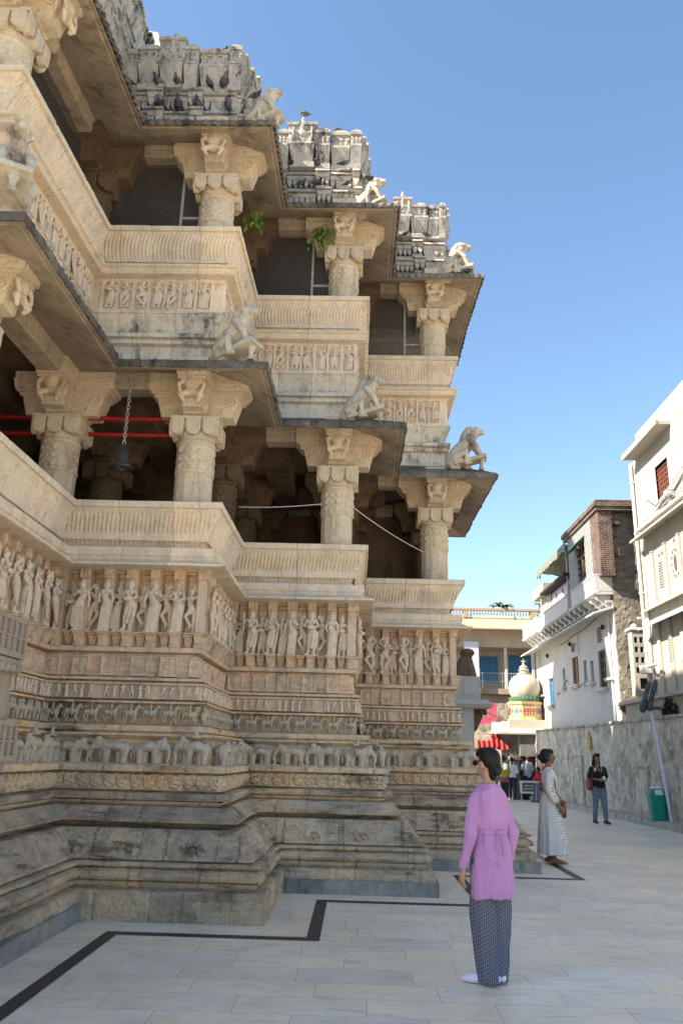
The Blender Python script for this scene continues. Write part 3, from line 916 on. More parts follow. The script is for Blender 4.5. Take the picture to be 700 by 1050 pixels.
def horse_mb():
    mb = MB()
    mb.add(tube([(-.30, 0, .55), (-.05, 0, .53), (.22, 0, .57)], [.17, .155, .16], 12))
    mb.add(tube([(.24, 0, .62), (.36, 0, .80), (.41, 0, .90)], [.13, .10, .08], 10))
    mb.add(tube([(.41, 0, .92), (.54, 0, .79)], [.08, .05], 8)); mb.add(tube([(.22, 0, .74), (.33, 0, .93)], [.05, .04], 8))
    for x, b in ((-.36, -.07), (-.24, .06), (.18, .07), (.31, -.08)):
        mb.add(tube([(x, -.03, .50), (x+b*.5, -.05, .28), (x-b, -.04, .03)], [.09, .055, .05], 8))
    mb.add(tube([(-.44, 0, .62), (-.55, 0, .45), (-.52, 0, .22)], [.045, .05, .03], 6))
    mb.add(tube([(0, 0, .66), (.0, 0, .92)], [.095, .08], 8)); mb.add(ell((.01, 0, 1.05), .072)); mb.add(tube([(0, -.10, .70), (.06, -.15, .48), (.08, -.15, .36)], .04, 6)); mb.add(tube([(.05, -.05, .88), (.2, -.06, .82)], .03, 6))
    me = remesh(mb, .021, 1, name='carved_horse'); me.materials.append(M['bandr']); return me
ELES, HOR = (elephant_mb(False), elephant_mb(True)), horse_mb()
for e in (7, 8, 9, 10, 11, 12):
    a, t, n, L, rz = along(e, .675)
    k = int(L/.42)
    for i in range(k):
        s = (i+.5)/k*L
        if e == 7 and s < .7: continue
        ob('carved_elephant', ELES[1 if hsh(i, e) > .75 else 0], None, el_band, loc=(a[0]+t.x*s+n.x*.05, a[1]+t.y*s+n.y*.05, 1.36+.003*hsh(i, e)), rot=(0, 0, rz), scale=((.28+.07*hsh(i, e+5))*(1 if hsh(i, e+9) > .45 else -1), .27, .275+.05*hsh(i, e+2)))
    a, t, n, L, rz = along(e, .90)
    k = int(L/.195)
    for i in range(k):
        s = (i+.5)/k*L
        if e == 7 and s < .7: continue
        ob('carved_horse', HOR, None, ho_band, loc=(a[0]+t.x*s+n.x*.025, a[1]+t.y*s+n.y*.025, 1.765), rot=(0, 0, rz), scale=(.19*(1 if hsh(e) > .0 else -1), .30, .198+.012*hsh(i, e)))

def attendant(k):
    mb = MB(); rnd = random.Random(50+k); sw = (-1, 1)[k % 2]*.06
    mb.add(ell((sw*.4, -.1, .88), .09, None, 8, 6)); mb.add(tube([(0, -.1, .74), (sw, -.1, .48)], [.13, .12], 8))
    if k % 3 == 0: mb.add(tube([(sw, -.1, .46), (sw*.5, -.1, .05)], [.13, .14], 8))
    else:
        for q in (-1, 1): mb.add(tube([(sw+q*.07, -.1, .45), (q*(.10+.05*(k % 2)), -.14, .25), (q*.07, -.1, .03)], [.075, .06, .05], 8))
    for q in (-1, 1):
        e_ = (q*.22, -.12, .60+.1*rnd.random()); w_ = (q*rnd.uniform(.05, .24), -.2, rnd.uniform(.42, .95))
        mb.add(tube([(q*.13, -.1, .75), e_, w_], .045, 6))
    mb.add(box(-.2, -.2, -.03, .2, .05, .02))
    me = remesh(mb, .022, 1, name='carved_attendant'); me.materials.append(M['friezer']); return me
ATT = [attendant(k) for k in range(6)]
for e in (7, 8, 9, 10, 12):
    a, t, n, L, rz = along(e, .905)
    k = int(L/.088)
    for i in range(k):
        s = (i+.5)/k*L
        if (e == 7 and s < .7) or i % 7 == 6: continue
        ob('carved_attendant', ATT[int(hsh(i, e)*6) % 6], None, sm_band, loc=(a[0]+t.x*s+n.x*.004, a[1]+t.y*s+n.y*.004, 2.034), rot=(0, 0, rz), scale=(.155*random.choice((-1, 1)), .19, .142+.012*hsh(i, 3)))

# stair pier at the left edge, with pierced bands
def pierced(mb, x, y0, y1, z0, z1, k):
    mb.add(box(x-.05, y0, z0, x-.02, y1, z1))
    mb.add(box(x-.04, y0, z0, x, y1, z0+.035)); mb.add(box(x-.04, y0, z1-.035, x, y1, z1))
    for r in range(2):
        za = z0+.035+(z1-z0-.07)*r/2; zb = za+(z1-z0-.07)/2
        mb.add(box(x-.04, y0, za-.008, x, y1, za+.008))
    for i in range(k+1):
        y = y0+(y1-y0)*i/k
        mb.add(box(x-.04, y-.017, z0+.02, x-.002, y+.017, z1-.02))
mb = MB()
mb.add(box(-3.5, 4.2, 0, -2.36, 5.46, 2.05))
pierced(mb, -2.30, 4.2, 5.47, 2.07, 2.34, 14); mb.add(box(-3.5, 4.2, 2.04, -2.352, 5.44, 2.33))
mb.add(box(-3.5, 4.2, 1.98, -2.315, 5.475, 2.065))
for i in range(14): mb.add(ell((-2.318, 4.25+i*.09, 2.0), (.03, .035, .035), None, 8, 5))
pierced(mb, -2.29, 4.2, 5.50, 1.40, 1.66, 14); mb.add(box(-3.5, 4.2, 1.33, -2.34, 5.47, 1.40))
mb.add(box(-3.4, 4.2, .0, -2.43, 5.55, .75)); pierced(mb, -2.36, 4.2, 5.54, .76, .95, 14)
sp = ob('stair_pier', mb, M['pale'], temple); bevel(sp, .006)

# screens between the upper columns
def screen_mat():
    t = NT('wire_mesh'); c = t.coord()
    sx = t.n('SeparateXYZ'); t.l(c, sx.inputs[0])
    a = t.math('ADD', t.math('ADD', sx.outputs[0], sx.outputs[1]), sx.outputs[2])
    b = t.math('SUBTRACT', t.math('ADD', sx.outputs[0], sx.outputs[1]), sx.outputs[2])
    ka = t.math('LESS_THAN', t.math('FRACT', t.math('DIVIDE', a, .035)), .30)
    kb = t.math('LESS_THAN', t.math('FRACT', t.math('DIVIDE', b, .035)), .30)
    k = t.math('MAXIMUM', ka, kb)
    tr = t.n('BsdfTransparent'); mx = t.n('MixShader')
    t.base((.10, .095, .09)).rough(.6)
    t.l(k, mx.inputs[0]); t.l(tr.outputs[0], mx.inputs[1]); t.l(t.b.outputs[0], mx.inputs[2]); t.l(mx.outputs[0], t.out.inputs[0])
    return t.m
M['mesh'] = screen_mat()
M['steel'] = plain('grey_metal_frame', (.36, .37, .38), .5, .2, 12)
for e in (7, 8, 9, 10, 11, 12):
    d = 1.36
    a, t, n, L, rz = along(e, d)
    zb = warp(a[1]+t.y*L/2, 8.0)
    Mx = Matrix.Translation((a[0], a[1], zb)) @ Matrix.Rotation(rz, 4, 'Z')
    mb = MB(); mb.add(([(0, 0, -.3), (L, 0, -.3), (L, 0, 1.42), (0, 0, 1.42)], [(0, 1, 2, 3)]), Mx)
    s = ob('screen', mb, M['mesh'], temple)
    mb = MB()
    cuts = (.12, L-.42, L-.06) if e in (8, 10, 12) else (.1, .42, L-.12)
    for q in cuts: mb.add(box(q-.018, -.018, -.3, q+.018, .018, 1.42), Mx)
    mb.add(box(0, -.017, .82, L, .017, .85), Mx) if e in (8, 12) and False else None
    q0, q1 = (cuts[1], cuts[2]) if e in (8, 10, 12) else (cuts[0], cuts[1])
    mb.add(box(q0, -.017, .50, q1, .017, .535), Mx)
    ob('screen_frame', mb, M['steel'], temple)
# red tie bars in the lower hall
M['red'] = plain('red_paint', (.36, .018, .022), .45, .2, 8)
for z, y in ((5.50, 9.15), (5.31, 9.22)):
    mb = MB(); mb.add(tube([(-4.6, y, z), (-2.06, y, z)], .028, 10))
    ob('tie_bar', mb, M['red'], temple, True)

# ------------------------------------------------------------------ ground
mb = MB(); mb.add(([(-400, -300, -.12), (400, -300, -.12), (400, 700, -.12), (-400, 700, -.12)], [(0, 1, 2, 3)]))
tag(ob('ground', mb, M['earth']), kind='structure')
mb = MB(); mb.add(box(-16, -14, -.1, 8.6, 36.5, .002))
tag(ob('courtyard_floor', mb, M['marble']), kind='structure')
pl = [(-3.8, 5.15)] + [(-2.5, 5.15), (-2.5, 7.88), (-.79, 7.88), (-.79, 9.72), (.93, 9.72), (.93, 11.9), (2.55, 11.9), (2.55, 17)]
mb = MB()
def strp(x, y, o, k):
    return (x+o, y-o)
for i in range(1, len(pl)-1):
    a = pl[i]; b = pl[i+1]
    q = [strp(*a, .40, 0), strp(*b, .40, 0), strp(*b, .515, 0), strp(*a, .515, 0)]
    mb.add(([(x, y, .007) for x, y in q], [(0, 1, 2, 3)] if i % 2 == 0 else [(3, 2, 1, 0)]))
tag(ob('floor_stripe', mb, M['black']), kind='structure')

# ------------------------------------------------------------------ right hand courtyard wall
def concrete():
    t = NT('old_rendered_wall'); c = t.coord()
    col = t.ramp(t.noise(c, 1.2, 7, .7), [(.3, (.42, .38, .315)), (.5, (.58, .53, .44)), (.7, (.70, .635, .525))])
    br = t.n('TexBrick'); t.l(t.scaled(t.n('TexCoord').outputs['UV'], (1.7, .62, 1)), br.inputs['Vector'])
    br.inputs['Scale'].default_value = 1; br.inputs['Brick Width'].default_value = .62; br.inputs['Row Height'].default_value = .42
    br.inputs['Mortar Size'].default_value = .012; br.inputs['Color1'].default_value = (1, 1, 1, 1); br.inputs['Color2'].default_value = (.72, .71, .69, 1); br.inputs['Mortar'].default_value = (.8, .79, .77, 1)
    col = t.mix(.75, col, br.outputs[0], 'MULTIPLY')
    st = t.ramp(t.noise(t.scaled(c, (2.2, 2.2, 1.5)), 1.2, 10, .82), [(.48, 0.0), (.66, 1.0)])
    col = t.mix(t.math('MULTIPLY', st, .8), col, (.12, .11, .095))
    st2 = t.ramp(t.noise(c, 2.2, 8, .75), [(.52, 0.0), (.62, 1.0)])
    col = t.mix(t.math('MULTIPLY', st2, .6), col, (.13, .115, .10))
    st3 = t.ramp(t.noise(t.scaled(c, (1, 1, .7)), 4.5, 8, .75), [(.56, 0.0), (.62, 1.0)])
    col = t.mix(t.math('MULTIPLY', st3, .55), col, (.66, .64, .60))
    t.base(col).rough(.9)
    t.bump(t.math('ADD', t.noise(c, 5, 8, .75), t.math('MULTIPLY', br.outputs['Fac'], -.3)), .8, .03)
    return t.m
M['conc'] = concrete()
M['kerb'] = stone('kerb_stone', (.30, .28, .24), (.42, .39, .33), (.48, .43, .34), (.10, .09, .08), .6, bump=.5)
wx = lambda y: 7.3+(28.6-y)*.042
def uvplane(mb, me):
    pass
wall = empty('courtyard_wall', (wx(25), 25, 0))
tag(wall, 'tall stained grey courtyard wall running along the right side', 'wall')
bpy.context.view_layer.update()
v = []; uv = []; f = []
NY, NZ = 200, 26
for i in range(NY+1):
    y = 10+23.5*i/NY
    top = 2.555+.02*nz((0, y, 0), 1.3)+.016*nz((0, y, 3), 5)
    for j in range(NZ+1):
        z = top*j/NZ
        p = (wx(y), y, z)
        h = .035*nz(p, 1.6)+.03*nz((p[0], p[1]*2, p[2]), 4)+.022*nz(p, 13)
        v.append((wx(y)-h, y, z)); uv.append((y, z))
    v.append((wx(y)+.4, y, top)); uv.append((y, 2.8))
m = NZ+2
for i in range(NY):
    for j in range(m-1): f.append((i*m+j, i*m+j+1, (i+1)*m+j+1, (i+1)*m+j))
f.append(tuple(NY*m+j for j in range(m)))
def uvob(name, v, f, uv, mat, parent):
    me = bpy.data.meshes.new(name); me.from_pydata(v, [], f); me.update()
    lay = me.uv_layers.new(name='UVMap')
    idx = np.zeros(len(me.loops), dtype=np.int32); me.loops.foreach_get('vertex_index', idx)
    lay.data.foreach_set('uv', np.array(uv, dtype=np.float32)[idx].ravel())
    o = ob(name, me, mat)
    if parent is not None:
        o.parent = parent; o.matrix_parent_inverse = parent.matrix_world.inverted()
    return o
def pob(name, mb, mat, parent, smooth=False, bv=0):
    "mesh given in world coordinates, parented under an Empty that stands elsewhere"
    o = ob(name, mb, mat, None, smooth)
    if bv: bevel(o, bv, 2)
    if parent is not None:
        o.parent = parent; o.matrix_parent_inverse = Matrix.Translation(parent.location).inverted() if parent.parent is None else (Matrix.Translation(parent.parent.location)).inverted()
    return o
uvob('wall_face', v, f, uv, M['conc'], wall)
mb = MB()
for i in range(26):
    y = 9.8+i*.9
    mb.add(([(wx(y)-.34, y, 0), (wx(y+.88)-.34, y+.885, 0), (wx(y+.88)-.0, y+.885, 0), (wx(y), y, 0),
             (wx(y)-.33, y, .15+.01*hsh(i)), (wx(y+.88)-.33, y+.885, .15+.01*hsh(i)), (wx(y+.88), y+.885, .17), (wx(y), y, .17)],
            [(0, 3, 2, 1), (4, 5, 6, 7), (0, 1, 5, 4), (1, 2, 6, 5), (2, 3, 7, 6), (3, 0, 4, 7)]))
pob('kerb', mb, M['kerb'], wall, bv=.012)
mb = MB()
for i in range(34):
    y = 10+i*.69; dz = .02*nz((0, y, 0), 1.3)+.012*hsh(i)
    mb.add(box(wx(y+.34)-.055+.02*hsh(i, 2), y, 2.55+dz, wx(y)+.32, y+.68, 2.62+dz+.02*hsh(i, 4)))
pob('coping', mb, M['kerb'], wall, bv=.015)
mb = MB()
for (y0, y1, z1) in ((27.0, 28.1, 1.62), (21.7, 22.7, 1.35)):
    x = wx((y0+y1)/2)-.03
    mb.add(box(x, y0-.06, .12, x+.1, y0, z1)); mb.add(box(x, y1, .12, x+.1, y1+.06, z1)); mb.add(box(x, y0-.06, z1, x+.1, y1+.06, z1+.07))
pob('blocked_door_frame', mb, M['kerb'], wall, bv=.01)
M['yel'] = plain('ochre_paint', (.42, .34, .10), .8, .35, 14, stain=(.2, .18, .1), amount=.6)
mb = MB(); x = wx(26.2); mb.add(prism([(26.02, 1.87), (26.38, 1.87), (26.38, 2.22), (26.2, 2.40), (26.02, 2.22)], x-.04, x+.05, 'x'))
pob('painted_panel', mb, M['yel'], wall, bv=.01)

# ------------------------------------------------------------------ wall builder with real openings
def holes_wall(u0, u1, v0, v1, holes, depth=.22, cell=None):
    us = sorted({u0, u1, *[h[0] for h in holes], *[h[1] for h in holes]})
    vs = sorted({v0, v1, *[h[2] for h in holes], *[h[3] for h in holes]})
    mb = MB()
    def hole(u, v): return any(h[0] < u < h[1] and h[2] < v < h[3] for h in holes)
    for a, b in zip(us[:-1], us[1:]):
        for c, d in zip(vs[:-1], vs[1:]):
            if not hole((a+b)/2, (c+d)/2):
                mb.add(([(a, 0, c), (b, 0, c), (b, 0, d), (a, 0, d)], [(0, 1, 2, 3)]))
    for a, b, c, d in holes:
        mb.add(([(a, 0, c), (b, 0, c), (b, 0, d), (a, 0, d), (a, depth, c), (b, depth, c), (b, depth, d), (a, depth, d)],
                [(0, 1, 5, 4), (1, 2, 6, 5), (2, 3, 7, 6), (3, 0, 4, 7)]))
    # back and sides close the slab
    D2 = depth+.02
    mb.add(([(u0, 0, v0), (u1, 0, v0), (u1, 0, v1), (u0, 0, v1), (u0, D2+.2, v0), (u1, D2+.2, v0), (u1, D2+.2, v1), (u0, D2+.2, v1)],
            [(0, 4, 5, 1), (1, 5, 6, 2), (2, 6, 7, 3), (3, 7, 4, 0), (4, 7, 6, 5)]))
    return mb
def face_left(x):      # u = distance along -Y, looking along +X ; (u, w, z) -> (x + w, -u, z)
    return Matrix(((0, 1, 0, x), (-1, 0, 0, 0), (0, 0, 1, 0), (0, 0, 0, 1)))
def xf(mb, Mx):
    o = MB(); o.add((mb.v, mb.f), Mx); return o

M['lime'] = plain('limewash', (.50, .485, .46), .85, .06, 2, .35, 18, stain=(.42, .41, .40), amount=.35)
M['limed'] = plain('stained_limewash', (.56, .55, .53), .85, .08, 3, .4, 18, stain=(.22, .21, .20), amount=.6)
M['creamw'] = plain('cream_wall_paint', (.38, .35, .295), .8, .10, 2.2, .4, 20, stain=(.30, .26, .21), amount=.65)
M['wood'] = plain('brown_wood', (.20, .115, .06), .6, .3, 9)
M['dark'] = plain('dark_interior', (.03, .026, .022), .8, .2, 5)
M['blue'] = plain('blue_paint', (.05, .17, .30), .5, .25, 9)
M['rust'] = plain('red_oxide_grille', (.20, .065, .04), .6, .3, 12)

def brickmat():
    t = NT('old_brick'); c = t.n('TexCoord').outputs['UV']; o = t.coord()
    br = t.n('TexBrick'); t.l(c, br.inputs['Vector']); br.inputs['Scale'].default_value = 1
    br.inputs['Brick Width'].default_value = .20; br.inputs['Row Height'].default_value = .065; br.inputs['Mortar Size'].default_value = .011
    br.inputs['Color1'].default_value = (.15, .072, .054, 1); br.inputs['Color2'].default_value = (.085, .045, .038, 1); br.inputs['Mortar'].default_value = (.21, .19, .17, 1)
    col = t.mix(.8, br.outputs[0], t.ramp(t.noise(o, 4, 6, .7), [(.34, (.35, .34, .34)), (.56, (1.1, 1.05, 1))]), 'MULTIPLY')
    pl_ = t.ramp(t.noise(o, 1.9, 8, .75), [(.54, 0.0), (.60, 1.0)])
    col = t.mix(t.math('MULTIPLY', pl_, .8), col, (.20, .175, .15))
    t.base(col).rough(.9); t.bump(t.math('ADD', t.math('MULTIPLY', br.outputs['Fac'], -1.0), t.noise(o, 20, 5, .7)), .9, .02)
    return t.m
M['brick'] = brickmat()
def rubble():
    t = NT('rough_side_wall'); o = t.coord()
    col = t.ramp(t.noise(o, 1.5, 8, .75, .4), [(.28, (.15, .13, .105)), (.5, (.27, .235, .19)), (.72, (.36, .315, .25))])
    cr = t.ramp(t.noise(t.scaled(o, (2, 2, 7)), 1.3, 6, .7), [(.45, (1, 1, 1)), (.62, (.5, .48, .46))])
    col = t.mix(.8, col, cr, 'MULTIPLY')
    s2 = t.ramp(t.noise(o, 1.7, 4, .6), [(.68, 0.0), (.72, 1.0)])
    col = t.mix(s2, col, (.25, .09, .06))
    t.base(col).rough(.95); t.bump(t.noise(t.scaled(o, (1, 1, 2.5)), 6, 9, .8), 1.0, .06)
    return t.m
M['rubble'] = rubble()
def boxuv(name, boxes, mat, parent):
    "boxes with box-projected UVs in metres"
    mb = MB()
    for b in boxes: mb.add(box(*b))
    me = mb.mesh(name); lay = me.uv_layers.new(name='UVMap')
    for p in me.polygons:
        nn = p.normal
        for li in p.loop_indices:
            c = me.vertices[me.loops[li].vertex_index].co
            lay.data[li].uv = (c.y, c.z) if abs(nn.x) > .6 else ((c.x, c.z) if abs(nn.y) > .6 else (c.x, c.y))
    o = ob(name, me, mat, None); o.parent = parent; o.matrix_parent_inverse = Matrix.Translation(parent.location).inverted()
    return o

# ---- white house with the bracketed balcony
HX = 7.75
house = empty('white_house', (HX, 29, 0))
tag(house, 'whitewashed house with bracketed balcony and brick top storey behind the courtyard wall', 'house')
def H(y0, y1, z0, z1): return (-y0, -y1, z0, z1)
wins = [(-29.0, -28.2, 4.10, 5.06), (-25.85, -25.08, 3.74, 4.91), (-30.4, -30.05, 4.15, 4.82), (-27.55, -27.2, 4.12, 4.80),
        (-26.75, -26.4, 4.02, 4.70), (-24.75, -24.45, 3.98, 4.72), (-29.0, -28.3, 5.25, 5.55), (-25.8, -25.2, 5.15, 5.65), (-32.75, -31.95, 3.62, 4.65)]
hw = xf(holes_wall(-34.8, -24.0, 0, 6.2, wins), face_left(HX))
pob('wall', hw, M['lime'], house)
mb = MB(); mb.add(box(HX+.45, 24.25, 0, 13, 34.8, 6.9)); mb.add(box(HX+.3, 34.0, 0, 13, 34.79, 6.2)); pob('house_core', mb, M['limed'], house)
# windows
def win(y0, y1, z0, z1, mat, kind, sill=True):
    mb = MB()
    if kind == 'shutter':
        mb.add(box(HX+.10, y0+.02, z0, HX+.16, y1-.02, z1)); 
        w = o = pob('window', mb, mat, house)
        fr = MB(); fr.add(box(HX+.05, y0, z0, HX+.2, y0+.05, z1)); fr.add(box(HX+.05, y1-.05, z0, HX+.2, y1, z1)); fr.add(box(HX+.05, y0+.05, z1-.05, HX+.2, y1-.05, z1)); fr.add(box(HX+.07, (y0+y1)/2-.02, z0, HX+.2, (y0+y1)/2+.02, z1-.05))
        for q in range(1, 4): fr.add(box(HX+.08, y0+.05, z0+(z1-z0)*q/4-.02, HX+.2, y1-.05, z0+(z1-z0)*q/4+.02))
        g = ob('window_frame', fr, M['wood'] if mat is not M['blue'] else M['blue'], w)
        g.matrix_parent_inverse = Matrix.Translation(house.location).inverted()
        g.parent = w; g.matrix_parent_inverse = Matrix.Identity(4)
    else:
        mb.add(box(HX+.16, y0+.001, z0, HX+.2, y1-.001, z1))
        for q in range(1, 6): mb.add(box(HX+.10, y0+.001, z0+(z1-z0)*q/6-.02, HX+.16, y1-.001, z0+(z1-z0)*q/6+.02))
        for q in range(1, 3): mb.add(box(HX+.11, y0+(y1-y0)*q/3-.02, z0, HX+.16, y0+(y1-y0)*q/3+.02, z1))
        w = pob('vent', mb, mat, house)
    if sill:
        s = MB(); s.add(box(HX-.16, y0-.12, z0-.11, HX+.02, y1+.12, z0-.03)); s.add(box(HX-.10, y0-.06, z0-.16, HX+.02, y1+.06, z0-.105))
        pob('window_sill', s, M['limed'], house, bv=.01)
M['shade'] = plain('dusty_brown_shutter', (.33, .185, .10), .6, .25, 8)
win(28.2, 29.0, 4.10, 5.06, M['shade'], 'shutter'); win(25.08, 25.85, 3.74, 4.91, M['dark'], 'shutter')
for y0, y1, z0, z1 in ((30.05, 30.4, 4.15, 4.82), (27.2, 27.55, 4.12, 4.80), (26.4, 26.75, 4.02, 4.70), (24.45, 24.75, 3.98, 4.72)):
    win(y0, y1, z0, z1, M['limed'], 'vent')
win(28.3, 29.0, 5.25, 5.55, M['limed'], 'vent', False); win(25.2, 25.8, 5.15, 5.65, M['limed'], 'vent', False)
win(31.95, 32.75, 3.62, 4.65, M['blue'], 'shutter')
for (y, z) in ((33.6, 4.02), (31.1, 3.92), (29.9, 4.3)):
    mb = MB(); mb.add(box(HX-.12, y-.16, z, HX+.02, y+.16, z+.06)); pob('ledge', mb, M['limed'], house, bv=.01)
# sloping chajja under the balcony
mb = MB(); mb.add(prism([(HX+.02, 5.99), (HX-.62, 5.80), (HX-.62, 5.85), (HX+.02, 6.08)], 23.95, 35.0, 'y')); pob('sunshade', mb, M['lime'], house)
# balcony: floor, brackets, stepped parapet
mb = MB(); mb.add(box(HX-.50, 24.0, 6.42, HX+.5, 34.7, 6.50)); mb.add(box(HX-.2, 24.0, 6.18, HX+.3, 34.6, 6.23)); pob('balcony_floor', mb, M['lime'], house)
for i in range(17):
    y = 24.25+i*.63
    pr = [(HX+.02, 6.05), (HX-.10, 6.07), (HX-.16, 6.15), (HX-.24, 6.17), (HX-.30, 6.26), (HX-.40, 6.29), (HX-.44, 6.36), (HX-.44, 6.419), (HX+.02, 6.419)]
    mb = MB(); mb.add(prism(pr, y-.085, y+.085, 'y')); pob('bracket', mb, M['limed'], house, bv=.008)
for (y0, y1, out, z1) in ((24.0, 26.55, .50, 7.0), (26.56, 27.2, .40, 7.08), (27.21, 30.7, .52, 6.98), (30.71, 31.9, .38, 7.08), (31.91, 34.75, .54, 7.0)):
    mb = MB(); mb.add(box(HX-out, y0, 6.505, HX-out+.12, y1, z1)); mb.add(box(HX-out-.03, y0-.004, 6.44, HX-out+.13, y1+.004, 6.53)); mb.add(box(HX-out-.025, y0-.003, z1-.01, HX-out+.145, y1+.003, z1+.05))
    mb.add(box(HX-out+.121, y0, 6.505, HX+.1, y0+.1, z1-.02))
    if y0 > 34.0 or y1 > 34.5: mb.add(box(HX-out+.121, y1-.1, 6.505, HX+.1, y1, z1-.02))
    pob('parapet', mb, M['lime'], house, bv=.012)
# rough side wall facing the camera and the brick storey
v = []; f = []
NX, NZ2 = 60, 70
for i in range(NX+1):
    x = HX+.0+4.2*i/NX
    for j in range(NZ2+1):
        z = 2.3+7.0*j/NZ2
        v.append((x if i else HX+.03+.05*nz((0, 0, z), 3), 23.98-.04*nz((x, 0, z), 2)-.02*nz((x, 3, z*1.8), 6)-.015*nz((x, 3, z*2), 15), z))
for i in range(NX):
    for j in range(NZ2): f.append((i*(NZ2+1)+j, (i+1)*(NZ2+1)+j, (i+1)*(NZ2+1)+j+1, i*(NZ2+1)+j+1))
mb = MB(); mb.add((v, f)); mb.add(box(HX+.05, 24.06, 2.3, 12, 24.3, 9.28)); pob('side_wall', mb, M['rubble'], house)
boxuv('brick_pier', [(HX-.36, 23.70, 6.95, HX+.06, 24.5, 9.0), (HX+.055, 23.76, 7.6, HX+.26, 24.3, 7.85), (HX+.055, 23.76, 8.2, HX+.20, 24.3, 8.42), (HX+.055, 23.76, 8.6, HX+.34, 24.3, 8.75), (HX+.055, 23.76, 6.95, HX+.16, 24.3, 7.2)], M['brick'], house)
boxuv('brick_storey', [(HX-.20, 24.5, 6.9, 12, 27.3, 9.015)], M['brick'], house)
boxuv('brick_cornice', [(HX-.42, 23.62, 9.02, 12, 27.7, 9.14), (HX-.47, 23.58, 9.145, 12, 27.75, 9.28), (HX-.40, 23.64, 9.285, 12, 27.68, 9.36)], M['brick'], house)
def lattice():
    t = NT('grey_plank_lattice'); c = t.coord(); sx = t.n('SeparateXYZ'); t.l(c, sx.inputs[0])
    a = t.math('ADD', sx.outputs[1], sx.outputs[2])
    k = t.math('LESS_THAN', t.math('FRACT', t.math('DIVIDE', a, .22)), .3)
    col = t.mix(k, (.30, .30, .29), (.075, .07, .068))
    t.base(col).rough(.8); t.bump(t.math('MULTIPLY', k, -1.0), .6, .02); return t.m
M['lat'] = lattice()
lw = xf(holes_wall(-27.3, -24.51, 6.95, 9.015, [(-26.2, -25.3, 7.25, 8.55)], .08), face_left(HX-.36))
pob('lattice_wall', lw, M['lat'], house)
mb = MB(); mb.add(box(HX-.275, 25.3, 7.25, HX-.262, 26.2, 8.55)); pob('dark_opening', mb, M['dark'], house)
mb = MB(); mb.add(box(HX-.34, 25.7, 7.25, HX-.28, 25.76, 8.55)); mb.add(box(HX-.335, 25.3, 8.0, HX-.285, 26.2, 8.05)); pob('window_bars', mb, M['wood'], house)
M['green'] = plain('green_cloth', (.05, .22, .10), .7, .3, 9)
mb = MB(); mb.add(([(HX-.37, 26.5, 8.45), (HX-.37, 25.2, 8.62), (HX-.7, 25.4, 8.3), (HX-.75, 26.7, 8.15), (HX-.37, 26.5, 8.47), (HX-.37, 25.2, 8.64), (HX-.7, 25.4, 8.32), (HX-.75, 26.7, 8.17)], [(0, 1, 2, 3), (7, 6, 5, 4), (0, 4, 5, 1), (1, 5, 6, 2), (2, 6, 7, 3), (3, 7, 4, 0)])); pob('window_awning', mb, M['green'], house)
# terrace room and canopy at the far end
M['lav'] = plain('lavender_paint', (.42, .36, .62), .7, .1, 4)
M['thatch'] = plain('faded_canvas', (.20, .21, .17), .9, .5, 14, .8, 30)
mb = MB(); mb.add(box(8.05, 29.4, 6.9, 10.5, 32.6, 8.15)); pob('terrace_room', mb, M['lav'], house)
mb = MB(); mb.add(box(8.0, 29.8, 7.15, 8.046, 30.5, 8.0)); mb.add(box(8.0, 30.8, 7.15, 8.046, 31.5, 8.0)); mb.add(box(8.0, 31.8, 7.15, 8.046, 32.4, 8.0)); pob('terrace_window', mb, M['lime'], house)
mb = MB(); mb.add(box(7.65, 29.1, 8.16, 10.6, 33.1, 8.26)); pob('terrace_roof', mb, M['dark'], house)
mb = MB(); mb.add(box(8.0, 32.62, 6.9, 10.5, 34.6, 8.2)); mb.add(box(7.7, 32.62, 8.2, 10.6, 34.7, 8.62)); pob('terrace_room', mb, M['creamw'], house)
rows = []
nn = 40
mb = MB(); v = []; f = []
for i in range(nn+1):
    for j in range(13):
        v.append((7.75+2.6*j/12, 29.0+4.8*i/nn, 9.28-.02*j+.05*nz((i, j, 0), .9)+(.22 if i % 4 == 0 else 0)*(j == 0)*-.6))
for i in range(nn):
    for j in range(12): f.append((i*13+j, (i+1)*13+j, (i+1)*13+j+1, i*13+j+1))
mb.add((v, f)); v2 = [(a, b, c+.07) for a, b, c in v]; mb.add((v2, [q[::-1] for q in f]))
for i in range(nn+1): mb.add(box(7.70, 29.0+4.8*i/nn-.05, 9.02+.1*hsh(i), 7.75, 29.0+4.8*i/nn+.055, 9.36))
pob('terrace_canopy', mb, M['thatch'], house)
for y in (29.2, 33.6):
    mb = MB(); mb.add(tube([(7.82, y, 6.9), (7.82, y, 9.25)], .03, 8)); pob('canopy_post', mb, M['steel'], house)
# perforated cream pier on the corner
mb = MB()
pw = holes_wall(8.08, 8.62, 3.35, 5.25, [(8.14+.16*i, 8.24+.16*i, z, z+.17) for i in range(3) for z in (4.0, 4.3, 4.6, 4.88)] + [(8.22, 8.46, 3.55, 3.86)], .12)
pw = xf(pw, Matrix.Translation((0, 23.5, 0)))
pob('perforated_pier', pw, M['creamw'], house)
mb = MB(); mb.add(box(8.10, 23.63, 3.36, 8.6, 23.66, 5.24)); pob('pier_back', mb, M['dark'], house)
mb = MB(); mb.add(box(8.02, 23.45, 5.25, 8.68, 23.9, 5.33)); mb.add(ell((8.2, 23.6, 5.38), (.1, .1, .08))); pob('pier_cap', mb, M['limed'], house, bv=.01)

